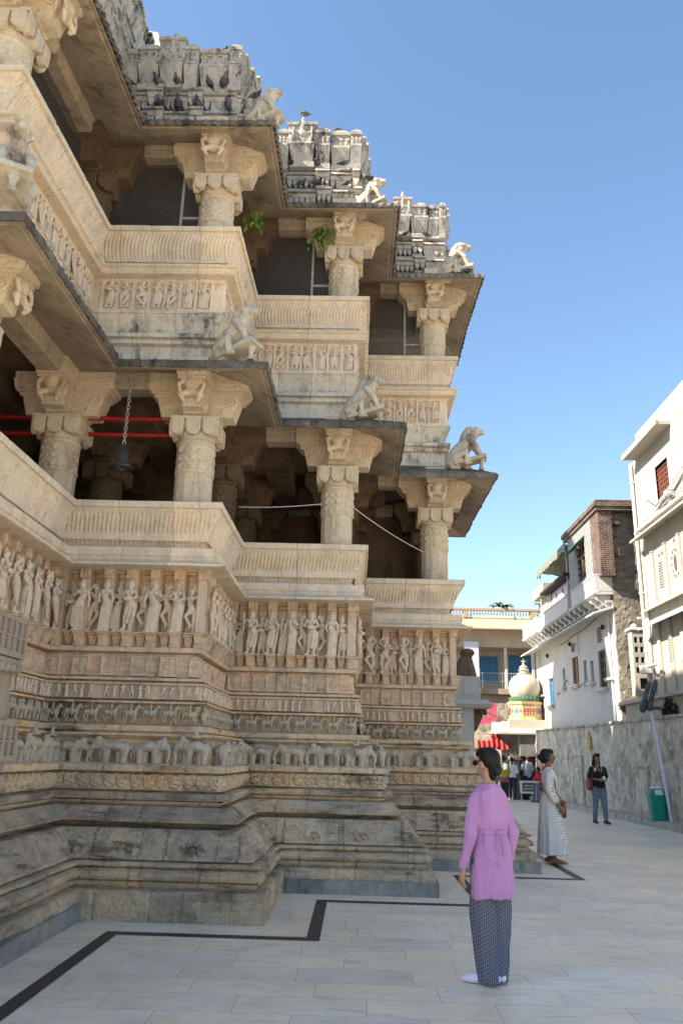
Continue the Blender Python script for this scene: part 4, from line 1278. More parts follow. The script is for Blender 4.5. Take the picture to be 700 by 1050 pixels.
# ---- cream building on the right
RX = 8.3
cb = empty('cream_building', (RX, 18, 0))
tag(cb, 'cream three storey building with red grilled window at the right edge', 'building')
rw = [(-21.1, -20.15, 8.42, 9.47)]
pob('wall', xf(holes_wall(-22.9, -10, 0, 10.3, rw), face_left(RX)), M['creamw'], cb)
mb = MB(); mb.add(box(RX+.45, 10, 0, 14, 22.9, 10.3)); mb.add(box(RX+.05, 22.5, 0, 14, 22.899, 10.29)); pob('building_core', mb, M['creamw'], cb)
mb = MB(); mb.add(box(RX-.0, 10, 10.3, RX+.2, 22.4, 11.05)); mb.add(box(RX+.2, 22.2, 10.3, 14, 22.4, 11.05)); pob('roof_parapet', mb, M['creamw'], cb, bv=.02)
mb = MB(); mb.add(box(RX-.40, 19.75, 10.24, RX+.1, 22.5, 10.36)); mb.add(box(RX-.43, 19.72, 10.215, RX-.38, 22.53, 10.385)); pob('sunshade', mb, M['creamw'], cb, bv=.01)
mb = MB(); mb.add(box(RX+.12, 20.15, 8.42, RX+.14, 21.1, 9.47)); pw_ = pob('window', mb, M['dark'], cb)
mb = MB()
for i in range(8): mb.add(box(RX+.05, 20.2+i*.12, 8.44, RX+.075, 20.235+i*.12, 9.45))
for i in range(7):
    for s in range(8):
        y = 20.22+s*.12; z = 8.52+i*.14
        mb.add(tube([(RX+.05, y, z), (RX+.045, y+.05, z+.06), (RX+.05, y+.1, z)], .012, 5))
pob('window_grille', mb, M['rust'], cb)
mb = MB()
for (a, b, c, d) in ((20.09, 20.15, 8.36, 9.53), (21.1, 21.16, 8.36, 9.53)): mb.add(box(RX-.03, a, c, RX+.1, b, d))
mb.add(box(RX-.03, 20.15, 9.47, RX+.1, 21.1, 9.53)); mb.add(box(RX-.05, 20.05, 8.33, RX+.1, 21.2, 8.42)); pob('window_frame', mb, M['limed'], cb, bv=.006)
# pipe down the far corner
M['pipe'] = plain('pale_pipe', (.62, .60, .56), .5, .1, 6)
mb = MB(); mb.add(tube([(RX-.07, 22.80, 10.2), (RX-.07, 22.80, 3.2)], .05, 10)); mb.add(tube([(RX-.03, 22.55, 7.4), (RX-.05, 22.52, 3.3)], .035, 10))
for z in (4.5, 6.2, 8.0, 9.6): mb.add(box(RX-.13, 22.74, z, RX+.0, 22.86, z+.05))
pob('drain_pipe', mb, M['pipe'], cb, True)
# middle canopy with sloped slab, bay with niches under it
mb = MB(); mb.add(prism([(RX+.02, 7.80), (RX-.42, 7.62), (RX-.42, 7.68), (RX+.02, 7.92)], 10, 22.45, 'y')); pob('canopy', mb, M['creamw'], cb)
mb = MB(); mb.add(prism([(RX+.02, 8.02), (RX-.2, 7.98), (RX-.2, 8.05), (RX+.02, 8.1)], 10, 22.6, 'y')); mb.add(tube([(RX-.06, 22.4, 8.1), (RX-.10, 21.4, 8.16), (RX-.12, 20.2, 8.42), (RX-.12, 18.5, 8.9)], .025, 6)); pob('moulding', mb, M['limed'], cb)
for i in range(5):
    y = 21.85-i*.95
    mb = MB(); mb.add(box(RX-.06, y-.07, 5.66, RX+.02, y+.07, 7.2+.0*i)); mb.add(box(RX-.075, y-.08, 7.2, RX+.02, y+.08, 7.24)); pob('pilaster', mb, M['creamw'], cb, bv=.01)
M['hole'] = plain('painted_hole_shade', (.10, .075, .055), .9, .2, 8)  # dark colour of solid pieces, standing in for the shade inside holes
mb = MB()
for i in range(10):
    for j in range(3): mb.add(box(RX-.012, 21.25+.1*j, 6.1+i*.075, RX+.01, 21.31+.1*j, 6.135+i*.075))
for j in (0, 1): mb.add(ell((RX, 21.4-.22*j, 7.02-.0*j), (.02, .05, .06), None, 8, 6))
for a in range(12): mb.add(ell((RX, 20.35+.24*math.cos(a*math.pi/6), 6.55+.36*math.sin(a*math.pi/6)), (.015, .04, .05), None, 8, 5))
mb.add(ell((RX, 20.35, 6.55), (.03, .10, .24), None, 10, 8)); mb.add(ell((RX, 20.3, 7.15), (.02, .05, .07), None, 8, 6))
pob('painted_hole_pattern', mb, M['hole'], cb)
mb = MB(); mb.add(prism([(RX+.02, 5.66), (RX-.22, 5.58), (RX-.22, 5.64), (RX+.02, 5.74)], 10, 22.6, 'y')); pob('moulding', mb, M['creamw'], cb)
M['tin'] = plain('grey_tin_sheet', (.34, .34, .335), .5, .3, 8)
mb = MB(); mb.add(prism([(RX+.02, 5.28), (RX-.42, 5.06), (RX-.42, 5.085), (RX+.02, 5.31)], 10, 22.4, 'y')); pob('canopy', mb, M['tin'], cb)
for i in range(3):
    y = 21.9-i*.8
    mb = MB(); mb.add(box(RX-.06, y-.1, 3.25, RX+.02, y+.1, 5.2)); pob('pilaster', mb, M['creamw'], cb, bv=.01)
mb = MB()
for i in range(10):
    for j in range(2): mb.add(box(RX-.066, 21.03+.09*j, 4.05+i*.07, RX-.05, 21.08+.09*j, 4.09+i*.07))
pob('painted_hole_pattern', mb, M['hole'], cb)
mb = MB(); mb.add(box(RX-.005, 19.6, 3.9, RX+.02, 20.2, 4.8)); pob('window_shutter', mb, M['shade'], cb)
# ledge / low annex on the wall top below the building
mb = MB(); mb.add(box(7.62, 10, 3.08, RX+.3, 24.1, 3.17)); mb.add(box(7.8, 10, 2.4, RX+.3, 23.7, 3.08)); pob('annex', mb, M['creamw'], cb, bv=.01)

# ------------------------------------------------------------------ far end: ochre house
eh = empty('ochre_house', (8, 42, 0))
tag(eh, 'long ochre house with deep veranda and blue door closing the end of the lane', 'house')
M['ochre'] = plain('ochre_wall_paint', (.38, .30, .205), .85, .10, 1.2, .3, 14, stain=(.30, .21, .13), amount=.5)
M['ochre2'] = plain('pale_ochre_paint', (.44, .365, .26), .85, .08, 1.5, .3, 14, stain=(.35, .26, .17), amount=.5)
mb = MB(); mb.add(box(0, 43.6, 0, 15, 50, 7.2)); pob('back_wall', mb, M['ochre2'], eh)
mb = MB(); mb.add(box(0, 42.0, 4.72, 15, 43.62, 5.0)); pob('veranda_floor', mb, M['ochre'], eh)
mb = MB(); mb.add(box(0, 42.3, 0, 15, 43.6, 4.70)); pob('lower_wall', mb, M['ochre'], eh)
mb = MB(); mb.add(box(0, 42.0, 7.14, 15, 43.62, 8.06)); pob('roof_slab', mb, M['ochre2'], eh)
mb = MB(); mb.add(prism([(42.0, 8.06), (41.2, 7.97), (41.2, 8.03), (42.0, 8.62)], 0, 15, 'x')); pob('roof_apron', mb, M['ochre'], eh)
mb = MB(); mb.add(box(0, 42.1, 8.55, 15, 50, 8.72)); mb.add(box(0, 42.0, 9.1, 15, 42.3, 9.22)); 
for i in range(4): mb.add(box(2.0+i*3.6, 42.02, 8.7, 2.3+i*3.6, 42.28, 9.12))
pob('roof_edge', mb, M['ochre'], eh)
mb = MB()
for i in range(95):
    x = .3+i*.155
    mb.add(lathe([(.035, 8.72), (.05, 8.80), (.06, 8.88), (.03, 9.0), (.045, 9.1)], 6, (x, 42.15)))
pob('balustrade', mb, plain('pale_baluster', (.72, .62, .42), .8), eh)
for x in (6.33, 7.78, 9.2, 4.6):
    mb = MB(); mb.add(box(x-.07, 42.03, 5.0, x+.07, 42.17, 7.14)); pob('veranda_post', mb, M['lime'], eh)
mb = MB()
for z in (5.35, 5.78): mb.add(box(4, 42.06, z, 12, 42.1, z+.035))
for i in range(70): mb.add(box(4+i*.115, 42.07, 5.0, 4.018+i*.115, 42.09, 5.8))
pob('railing', mb, M['steel'], eh)
def door(name, x0, x1, z0, z1):
    mb = MB(); mb.add(box(x0, 43.54, z0, x1, 43.6, z1)); d_ = pob(name, mb, M['blue'], eh)
    fr = MB()
    for q in range(1, 4): fr.add(box(x0+.05, 43.515, z0+(z1-z0)*q/4-.03, x1-.05, 43.538, z0+(z1-z0)*q/4+.03))
    fr.add(box((x0+x1)/2-.03, 43.51, z0, (x0+x1)/2+.03, 43.538, z1)); fr.add(box(x0-.07, 43.5, z0, x0, 43.6, z1+.07)); fr.add(box(x1, 43.5, z0, x1+.07, 43.6, z1+.07)); fr.add(box(x0, 43.5, z1, x1, 43.6, z1+.07))
    o = ob('frame', fr, M['blue'], d_)
door('window', 6.65, 7.55, 5.45, 6.75); door('door', 8.3, 9.35, 5.02, 6.85)
# grey panel screen at the left of the veranda
tag(ob('corrugated_screen', xf((lambda b: b)(MB().add(box(5.55, 41.6, 4.6, 6.3, 41.66, 7.35))), Matrix.Identity(4)), plain('pale_blue_sheet', (.52, .54, .58), .5, .08, 20)), 'pale blue grey sheet screen beside the ochre veranda', 'screen')
# potted palms on its roof
M['leaf'] = plain('green_leaf', (.075, .12, .03), .6, .35, 20)
def rosette(name, label, x, y, z, h, n, L, seed):
    rnd = random.Random(seed)
    t = empty(name, (x, y, z)); tag(t, label, 'plant')
    mb = MB(); mb.add(tube([(0, 0, 0), (.02, 0, h)], [.05, .035], 7)); ob('stem', mb, M['wood'], t, True)
    mb = MB()
    for i in range(n):
        a = 2*math.pi*i/n+rnd.uniform(-.2, .2); up = rnd.uniform(.5, 1.1); l = L*rnd.uniform(.8, 1.15)
        pts = [Vector((l*s*math.cos(a), l*s*math.sin(a), h+l*(up*s-1.25*up*s*s*rnd.uniform(.6, 1)))) for s in (0, .25, .5, .75, 1)]
        side = Vector((-math.sin(a), math.cos(a), 0))
        v = []; 
        for q, p in enumerate(pts):
            w = (.02, .07, .08, .055, .004)[q]*L/.6
            v += [tuple(p-side*w+Vector((0, 0, -w*.5))), tuple(p), tuple(p+side*w+Vector((0, 0, -w*.5)))]
        f = []
        for q in range(4): f += [(q*3, q*3+1, q*3+4, q*3+3), (q*3+1, q*3+2, q*3+5, q*3+4)]
        mb.add((v, f))
    ob('leaves', mb, M['leaf'], t)
    return t
rosette('palm_plant', 'spiky young palm on the ochre house roof', 7.75, 42.4, 9.1, .25, 15, .75, 3)
rosette('roof_plant', 'small dark leafy plant on the roof edge, near the white house', 9.75, 42.4, 9.1, .45, 12, .35, 4)

# ------------------------------------------------------------------ small domed shrine
M['cream'] = plain('cream_plaster', (.44, .40, .32), .7, .05, 3, .15, 18, stain=(.45, .40, .32), amount=.3)
M['redp'] = plain('red_painted_door', (.30, .022, .022), .5, .25, 6)
M['grst'] = plain('grey_slab_stone', (.20, .185, .165), .85, .3, 3, .6, 14)
def rubblestone():
    t = NT('rubble_masonry'); c = t.coord()
    vo = t.n('TexVoronoi'); t.l(c, vo.inputs['Vector']); vo.inputs['Scale'].default_value = 3.2
    vd = t.n('TexVoronoi'); vd.feature = 'DISTANCE_TO_EDGE'; t.l(c, vd.inputs['Vector']); vd.inputs['Scale'].default_value = 3.2
    sep = t.n('SeparateXYZ'); t.l(vo.outputs['Color'], sep.inputs[0])
    col = t.ramp(sep.outputs[0], [(.1, (.16, .135, .10)), (.5, (.28, .235, .175)), (.9, (.38, .32, .24))])
    col = t.mix(t.ramp(vd.outputs['Distance'], [(.0, 1.0), (.08, 0.0)]), col, (.36, .33, .28))
    t.base(col).rough(.9); t.bump(vd.outputs['Distance'], .8, .05); return t.m
M['masonry'] = rubblestone()
sx_, sy_ = 7.05, 34.1
sh = empty('domed_shrine', (sx_, sy_, 0))
tag(sh, 'small shrine with white ribbed dome, yellow frieze and red doors at the lane end', 'shrine')
rings = []
prof = [(.48, 3.93), (.52, 3.99), (.59, 4.11), (.635, 4.27), (.64, 4.43), (.60, 4.62), (.50, 4.79), (.36, 4.90), (.2, 4.95)]
N = 64
for r, z in prof:
    rings.append([(sx_+r*(1+.022*abs(math.cos(4*a)))*math.cos(a), sy_+r*(1+.022*abs(math.cos(4*a)))*math.sin(a), z) for a in [2*math.pi*k/N for k in range(N)]])
mb = MB(); mb.add(loft(rings)); pob('dome', mb, M['cream'], sh, True)
mb = MB(); mb.add(lathe([(.10, 4.93), (.27, 4.95), (.29, 5.0), (.18, 5.03), (.19, 5.08), (.25, 5.13), (.16, 5.17), (.18, 5.27), (.10, 5.32), (.05, 5.36), (.055, 5.42), (.02, 5.46), (.015, 5.62)], 8, (sx_, sy_)))
mb.add(box(sx_-.10, sy_-.015, 5.49, sx_+.10, sy_+.015, 5.53))
pob('finial', mb, M['cream'], sh)
mb = MB(); mb.add(lathe([(.55, 3.80), (.64, 3.82), (.67, 3.90), (.60, 3.97), (.52, 4.01)], 48, (sx_, sy_)))
for k in range(24):
    a = 2*math.pi*k/24; mb.add(ell((sx_+.60*math.cos(a), sy_+.60*math.sin(a), 3.95), (.075, .075, .05), None, 8, 5))
pob('leaf_ring', mb, plain('green_painted_leaves', (.06, .15, .085), .6, .3, 12), sh)
oct_ = lambda r, z: (r, z)
mb = MB(); mb.add(lathe([(.72, 3.05), (.72, 3.12), (.69, 3.13), (.69, 3.68), (.74, 3.70), (.76, 3.80)], 8, (sx_, sy_), rot=math.pi/8))
M['yellow'] = plain('yellow_frieze_paint', (.50, .39, .19), .6, .12, 6)
pob('frieze_drum', mb, M['yellow'], sh)
M['bluefl'] = plain('blue_flower_paint', (.06, .24, .42), .5, .15, 12); M['redfl'] = plain('red_flower_paint', (.45, .05, .06), .5, .2, 10)
for k in range(8):
    a = -math.pi/2+k*math.pi/4
    if k not in (0, 1, 7, 2, 6): continue
    Mx = Matrix.Translation((sx_, sy_, 3.42)) @ Matrix.Rotation(a+math.pi/2, 4, 'Z')
    r = .69*math.cos(math.pi/8)
    mb = MB(); mr = MB()
    if k % 2 == 1:
        for q in range(8): mb.add(ell((.085*math.cos(q*math.pi/4), -r-.004, .085*math.sin(q*math.pi/4)), (.05, .012, .05), None, 8, 5), Mx)
        mr.add(ell((0, -r-.01, 0), (.05, .016, .05), None, 8, 5), Mx)
        for q in (-1, 1): mr.add(ell((q*.2, -r-.004, 0), (.04, .01, .10), None, 8, 5), Mx)
    else:
        mr.add(box(-.24, -r-.006, -.03, .24, -r+.01, -.01), Mx)
        for q in range(4):
            mr.add(tube([(-.18+q*.12, -r-.003, -.02), (-.18+q*.12, -r-.003, .11)], [.014, .03], 8), Mx); mr.add(tube([(-.18+q*.12, -r-.003, -.02), (-.18+q*.12, -r-.003, -.14)], [.014, .026], 8), Mx)
    if k % 2 == 1: pob('painted_flower', mb, M['bluefl'], sh)
    for i_ in range(len(mr.v)//54): pass
    mr.add((mb.v, mb.f)) if k % 2 == 0 else None
    pob('painted_flower', mr, M['redfl'], sh)
mb = MB(); mb.add(box(sx_-.86, sy_-.86, 2.72, sx_+.86, sy_+.86, 3.055)); pob('drum_base', mb, M['cream'], sh, bv=.015)
mb = MB(); mb.add(tbox(sx_, sy_, 2.52, 2.72, 1.45, 1.45, .95, .95)); mb.add(box(sx_-1.46, sy_-1.46, 2.46, sx_+1.46, sy_+1.46, 2.53)); pob('flat_eave', mb, M['cream'], sh)
mb = MB(); mb.add(box(sx_-.55, sy_-1.30, 1.62, sx_+.65, sy_-.9, 2.46)); mb.add(box(sx_-1.2, sy_-.9, 0, sx_+1.2, sy_+1.2, 2.45)); pob('lintel', mb, M['grst'], sh, bv=.015)
mb = MB(); mb.add(box(sx_-.42, sy_-1.0, 0, sx_+.15, sy_-.95, 1.62)); 
d_ = pob('red_door', mb, M['redp'], sh)
mb = MB()
for i in range(4):
    for j in range(2): mb.add(box(sx_-.38+j*.28, sy_-1.03, .1+i*.38, sx_-.14+j*.28, sy_-1.0, .38+i*.38))
pob('red_door', mb, M['redp'], sh, bv=.008)
for x in (-.75, .42):
    mb = MB(); mb.add(box(sx_+x-.15, sy_-1.35, 0, sx_+x+.15, sy_-.95, 1.6)); mb.add(box(sx_+x-.2, sy_-1.4, 1.48, sx_+x+.2, sy_-.92, 1.62)); pob('pillar', mb, M['grst'] if x < 0 else M['cream'], sh, bv=.015)
# slabs, masonry and red things left of the shrine
mb = MB(); mb.add(box(4.9, 34.6, 0, 6.1, 34.9, 1.85)); tag(ob('grey_slab', mb, M['grst']), 'tall plain grey stone slab standing left of the red shrine doors', 'stone slab')
mb = MB(); mb.add(box(2.4, 39.6, 0, 15, 40.0, 4.1)); tag(ob('masonry_wall', mb, M['masonry']), 'rough rubble masonry wall below the ochre veranda', 'wall')
mb = MB(); mb.add(box(7.35, 35.3, 0, 9.2, 35.8, 2.35)); tag(bevel(ob('end_wall', mb, M['cream']), .02), 'short cream wall between the shrine and the white house', 'wall')
M['redc'] = plain('red_cloth', (.42, .035, .035), .7, .2, 5)
M['pinkc'] = plain('pink_sign_paint', (.52, .08, .14), .6, .2, 6)
def drape(x0, x1, y, z0, z1, amp, k, seed):
    v = []; f = []
    for i in range(33):
        s = i/32
        for j in range(9):
            q = j/8
            v.append((x0+(x1-x0)*s, y-amp*math.sin(s*k*math.pi*2+seed)*(1-.5*q)-.35*(1-q)*.5, z0+(z1-z0)*q-.1*math.sin(s*math.pi)*(1-q)))
    for i in range(32):
        for j in range(8): f.append((i*9+j, (i+1)*9+j, (i+1)*9+j+1, i*9+j+1))
    n = len(v); v += [(a, b+.02, c) for a, b, c in v]; f += [tuple(t+n for t in q[::-1]) for q in f]
    return v, f
mb = MB(); mb.add(drape(5.45, 6.25, 33.3, 1.95, 2.45, .05, 4, 0)); tag(ob('cloth_awning', mb, M['redc'], smooth=True), 'draped red cloth awning left of the shrine eave', 'awning')
mb = MB(); mb.add(drape(4.85, 5.45, 33.0, 1.80, 2.2, .06, 3, 1)); tag(ob('cloth_awning', mb, M['redc'], smooth=True), 'lower red cloth heap beside the temple edge, left of the awning', 'awning')
mb = MB(); mb.add(box(5.5, 34.3, 3.1, 5.9, 34.36, 3.75)); mb.add(box(5.2, 34.31, 2.9, 5.75, 34.35, 3.15)); tag(ob('pink_sign', mb, M['pinkc']), 'faded pink sign board on the wall left of the dome', 'sign')
mb = MB(); mb.add(box(5.55, 33.6, 2.4, 6.2, 33.64, 2.95)); tag(ob('white_banner', mb, plain('pale_banner', (.66, .60, .58), .7, .2, 5)), 'pale printed banner under the pink sign', 'banner')
mb = MB(); mb.add(tube([(4.85, 33.6, 3.55), (6.3, 33.6, 2.95)], .04, 8)); mb.add(tube([(5.2, 33.2, 2.45), (6.4, 33.2, 2.52)], .025, 8)); tag(ob('awning_pole', mb, M['wood']), 'slanting brown pole above the red awnings', 'pole')
mb = MB(); mb.add(box(4.7, 33.9, 0, 5.3, 34.3, 1.75)); tag(bevel(ob('stone_pier', mb, M['masonry']), .02), 'rough sunlit stone pier left of the grey slab', 'pier')

# white pier, sheet and brown shape just behind the temple's right edge
wp = empty('white_pier', (2.75, 20, 0)); tag(wp, 'white gate pier with flat cap beside the temple edge', 'pier')
mb = MB(); mb.add(box(2.3, 19.9, 0, 2.86, 20.6, 2.75)); pob('shaft', mb, M['limed'], wp, bv=.015)
mb = MB(); mb.add(tbox(2.72, 20.2, 2.68, 2.76, .56, .5, .60, .55)); mb.add(tbox(2.72, 20.2, 2.76, 2.88, .60, .55, .45, .4)); pob('cap', mb, M['lime'], wp, bv=.01)
mb = MB(); mb.add(box(2.3, 20.0, 2.88, 3.05, 20.5, 3.45)); pob('upper_block', mb, M['lime'], wp, bv=.012)
mb = MB(); mb.add(box(2.63, 19.985, 3.0, 2.97, 20.0, 3.33)); pob('panel', mb, plain('grey_plaque', (.50, .51, .52), .6, .15, 30), wp)
mb = MB()
mb.add(tube([(2.62, 20.9, 2.6), (2.70, 20.85, 3.3), (2.78, 20.8, 3.75), (2.83, 20.75, 4.02)], [.62, .46, .28, .14], 14)); mb.add(ell((2.84, 20.73, 4.12), (.2, .18, .12)))
for q in range(7): mb.add(tube([(2.3+q*.15, 20.35, 2.6), (2.55+q*.06, 20.5, 3.4), (2.7+q*.03, 20.62, 3.95)], [.08, .06, .03], 6))
me = remesh(mb, .03, 4)
tag(ob('canopy_bundle', me, plain('brown_canvas', (.16, .105, .07), .85, .25, 5, .5, 20)), 'brown bulky shape tapering to a knob behind the white pier', 'bundle')

# services on the right hand walls
mb = MB(); mb.add(tube([(RX-.06, 21.9, 8.9), (RX-.10, 21.0, 8.35), (RX-.12, 20.2, 8.45), (RX-.10, 19.3, 8.75), (RX-.08, 18.2, 8.95)], .03, 7)); mb.add(tube([(RX-.05, 22.3, 8.22), (RX-.06, 20.4, 8.25), (RX-.06, 18, 8.3)], .018, 6)); mb.add(box(RX-.22, 19.9, 8.30, RX-.02, 20.15, 8.45))
pob('cable_run', mb, M['tin'], cb)
mb = MB(); mb.add(tube([(RX-.30, 22.6, 5.45), (RX-.08, 22.58, 5.45), (RX-.08, 22.5, 4.1), (RX-.25, 22.3, 4.05), (RX-.25, 21.7, 4.05)], .04, 8)); mb.add(box(RX-.34, 22.45, 3.9, RX-.1, 22.75, 4.12))
pob('water_pipe', mb, M['pipe'], cb)
for i, y in enumerate((33.9, 27.9, 24.4)):
    mb = MB(); mb.add(tube([(HX-.06, y, 2.4), (HX-.05, y, 5.8)] if i == 2 else [(HX-.05, y, 5.1), (HX-.05, y, 5.8)], .03 if i == 2 else .012, 7)); pob('wall_pipe', mb, M['pipe'] if i == 2 else M['tin'], house)
for y in (24.9, 28.9, 32.4):
    mb = MB(); mb.add(ell((HX-.08, y, 5.55), (.06, .07, .09), None, 8, 6)); pob('wall_lamp', mb, M['dark'], house)

# ------------------------------------------------------------------ statues on the eaves
def statue_mb():
    mb = MB()   # crouching monkey guardian looking out along +X, paws on a raised slab held by a post
    mb.add(tube([(-.26, 0, .14), (-.17, 0, .30), (-.02, 0, .47), (.06, 0, .58)], [.13, .145, .12, .085], 14))
    mb.add(ell((.10, 0, .66), (.10, .088, .095)))
    mb.add(tube([(.13, 0, .655), (.225, 0, .665)], [.062, .045], 10))
    mb.add(tube([(.13, 0, .72), (.20, 0, .70)], [.05, .03], 8, .6))
    mb.add(tube([(.02, 0, .70), (-.06, 0, .60), (-.12, 0, .48)], [.075, .075, .05], 10))
    for s in (-1, 1):
        mb.add(ell((.07, s*.088, .69), (.03, .018, .04)))
        mb.add(tube([(.02, s*.105, .52), (.13, s*.125, .38), (.19, s*.085, .235)], [.055, .042, .034], 10))
        mb.add(tube([(-.22, s*.10, .18), (-.03, s*.155, .27), (-.04, s*.13, .10)], [.085, .062, .045], 10))
        mb.add(ell((.215, s*.085, .215), (.055, .034, .026))); mb.add(ell((.0, s*.13, .085), (.06, .036, .026)))
    v, f = tbox(0, 0, 0, .06, .27, .14, .27, .14)
    mb.add((v, f), Matrix.Translation((.03, 0, .125)) @ Matrix.Rotation(R(-14), 4, 'Y'))
    mb.add(lathe([(.05, 0), (.045, .03), (.03, .05), (.03, .10), (.05, .14), (.05, .2)], 10, (.20, 0)))
    mb.add(tbox(-.22, 0, 0, .16, .08, .10, .06, .10))
    mb.add(tube([(-.33, 0, .12), (-.40, .02, .03), (-.34, .05, .0)], [.03, .026, .02], 7))
    mb.add(tube([(.115, -.095, .66), (.125, 0, .735), (.115, .095, .66)], [.03, .04, .03], 8)); mb.add(ell((.235, 0, .635), (.035, .035, .018)))
    for s in (-1, 1): mb.add(ell((.175, s*.045, .695), .016, None, 8, 6)); mb.add(ell((.19, s*.05, .64), (.04, .02, .025), None, 8, 6))
    me = remesh(mb, .0092, 1, .4, name='monkey_statue'); me.materials.append(M['statue']); return me
ST = statue_mb()
sts = [(-3.05, 5.60, 5.90, -60, 1.0, 'lower eave nearest the left picture edge, carved monkey seen from its side'),
       (-1.50, 8.42, 5.92, -28, .98, 'pale carved monkey statue on the lower eave above the hanging bell bay'),
       (.05, 10.32, 5.98, -12, 1.0, 'pale carved monkey statue on the lower eave of the middle bay'),
       (1.80, 12.42, 6.10, -8, 1.02, 'pale carved monkey statue on the lower eave of the farthest bay, against the sky'),
       (-1.38, 8.62, 9.53, -20, .86, 'weathered monkey statue on the upper eave of the nearest full bay'),
       (.10, 10.55, 9.70, -20, .86, 'weathered monkey statue on the upper eave of the middle bay with pigeons beside it'),
       (1.70, 12.55, 9.86, -8, 1.0, 'weathered monkey statue on the upper eave of the farthest bay against the sky')]
for x, y, z, a, s, lab in sts:
    if lab.startswith('lower'): lab = 'large monkey statue on the lower eave at the left picture edge'
    o = ob('monkey_statue', ST, None, loc=(x, y, z), rot=(0, 0, R(a)), scale=(s, s, s))
    tag(o, lab, 'statue', 'monkey statues on the temple eaves')

# ------------------------------------------------------------------ pigeons
def pigeon_mb():
    mb = MB()
    mb.add(tube([(-.10, 0, .10), (-.02, 0, .125), (.06, 0, .16)], [.045, .07, .055], 12))
    mb.add(tube([(.07, 0, .18), (.10, 0, .235)], [.042, .034], 10)); mb.add(ell((.11, 0, .25), (.036, .03, .032)))
    mb.add(tube([(.135, 0, .248), (.165, 0, .24)], [.012, .005], 6))
    mb.add(tube([(-.10, 0, .10), (-.21, 0, .065)], [.034, .03], 8, .4))
    for s in (-1, 1):
        mb.add(tube([(.05, s*.055, .15), (-.06, s*.06, .115), (-.17, s*.02, .085)], [.03, .035, .012], 8))
        mb.add(tube([(.0, s*.025, .07), (.005, s*.025, .005), (.03, s*.025, .003)], .008, 6))
    return remesh(mb, .010, 2, name='pigeon')
M['pigeon'] = plain('slate_feathers', (.075, .075, .085), .6, .85, 5, rnd=True)
PG = pigeon_mb(); PG.materials.append(M['pigeon'])
rp = random.Random(11)
def pigeons(rows, lab, grp):
    for (x, y, z, a) in rows:
        o = ob('pigeon', PG, None, loc=(x, y, z), rot=(0, R(rp.uniform(-14, 10)), R(a+rp.uniform(-25, 25))), scale=(q_ := .52+.16*rp.random(), q_, q_))
        tag(o, lab, 'pigeon', grp)
def prow(e, d, z, n, out):
    a, t, nn, L, rz = along(e, d)
    r = []
    for i in range(n):
        s = L*(i+.2+.6*rp.random())/n
        r.append((a[0]+t.x*s+nn.x*out, a[1]+t.y*s+nn.y*out, warp(a[1]+t.y*s, z), math.degrees(rz)+rp.choice((0, 180, -60, 200, -110, 20))))
    return r
pigeons(prow(8, 1.0, 10.02, 5, .10), 'dark pigeon perched low on the mouldings of the nearest roof tower', 'pigeons low on the nearest roof tower')
pigeons(prow(8, 1.02, 10.41, 5, .10), 'dark pigeon perched under the crest of the nearest roof tower', 'pigeons high on the nearest roof tower')
pigeons(prow(10, 1.0, 10.02, 4, .10), 'dark pigeon perched low on the mouldings of the middle roof tower', 'pigeons low on the middle roof tower')
pigeons(prow(10, 1.02, 10.41, 4, .10), 'dark pigeon perched under the crest of the middle roof tower', 'pigeons high on the middle roof tower')
pigeons(prow(12, 1.02, 10.41, 3, .10), 'dark pigeon perched on the mouldings of the farthest roof tower', 'pigeons on the farthest roof tower')
pigeons(prow(7, 1.0, 10.02, 4, .10)[1:] + prow(7, 1.02, 10.41, 5, .10)[2:], 'dark pigeon on the receding roof edge at the top left', 'pigeons on the receding roof edge')
p_ = FINIALS[10]; pigeons([(p_.x, p_.y, p_.z-.01, 150)], 'pigeon standing on the finial of the middle roof tower', None)
c_ = corner(11, 1.02); pigeons([(c_[0]-.40, c_[1]+.02, warp(c_[1], 10.80)+.33, 200)], 'pigeon walking along the top of the middle roof tower', None)
c_ = corner(9, 1.02); pigeons([(c_[0]-.30, c_[1]+.05, warp(c_[1], 10.80)+.31, 10)], 'pigeon on top of the nearest roof tower near its right corner', None)
pigeons([(c_[0]+.20, c_[1]+.15, warp(c_[1], 10.43), 20)], 'pigeon at the right side of the nearest roof tower', None)
pigeons([(1.76, 12.55, 10.50, 160)], 'pigeon sitting on the head of the farthest monkey statue', None)
pigeons([(1.90, 12.5, 9.92, 20)], 'pigeon in front of the farthest upper monkey statue', None)
pigeons([(.02, 10.5, 10.28, 160)], 'pigeon on the head of the upper middle monkey statue', None)
pigeons([(.46, 10.9, 9.70, -20)], 'pigeon at the corner of the middle upper eave', None)
pigeons([(-.20, 10.45, 9.64, 30)], 'pigeon left of the upper middle monkey statue', None)

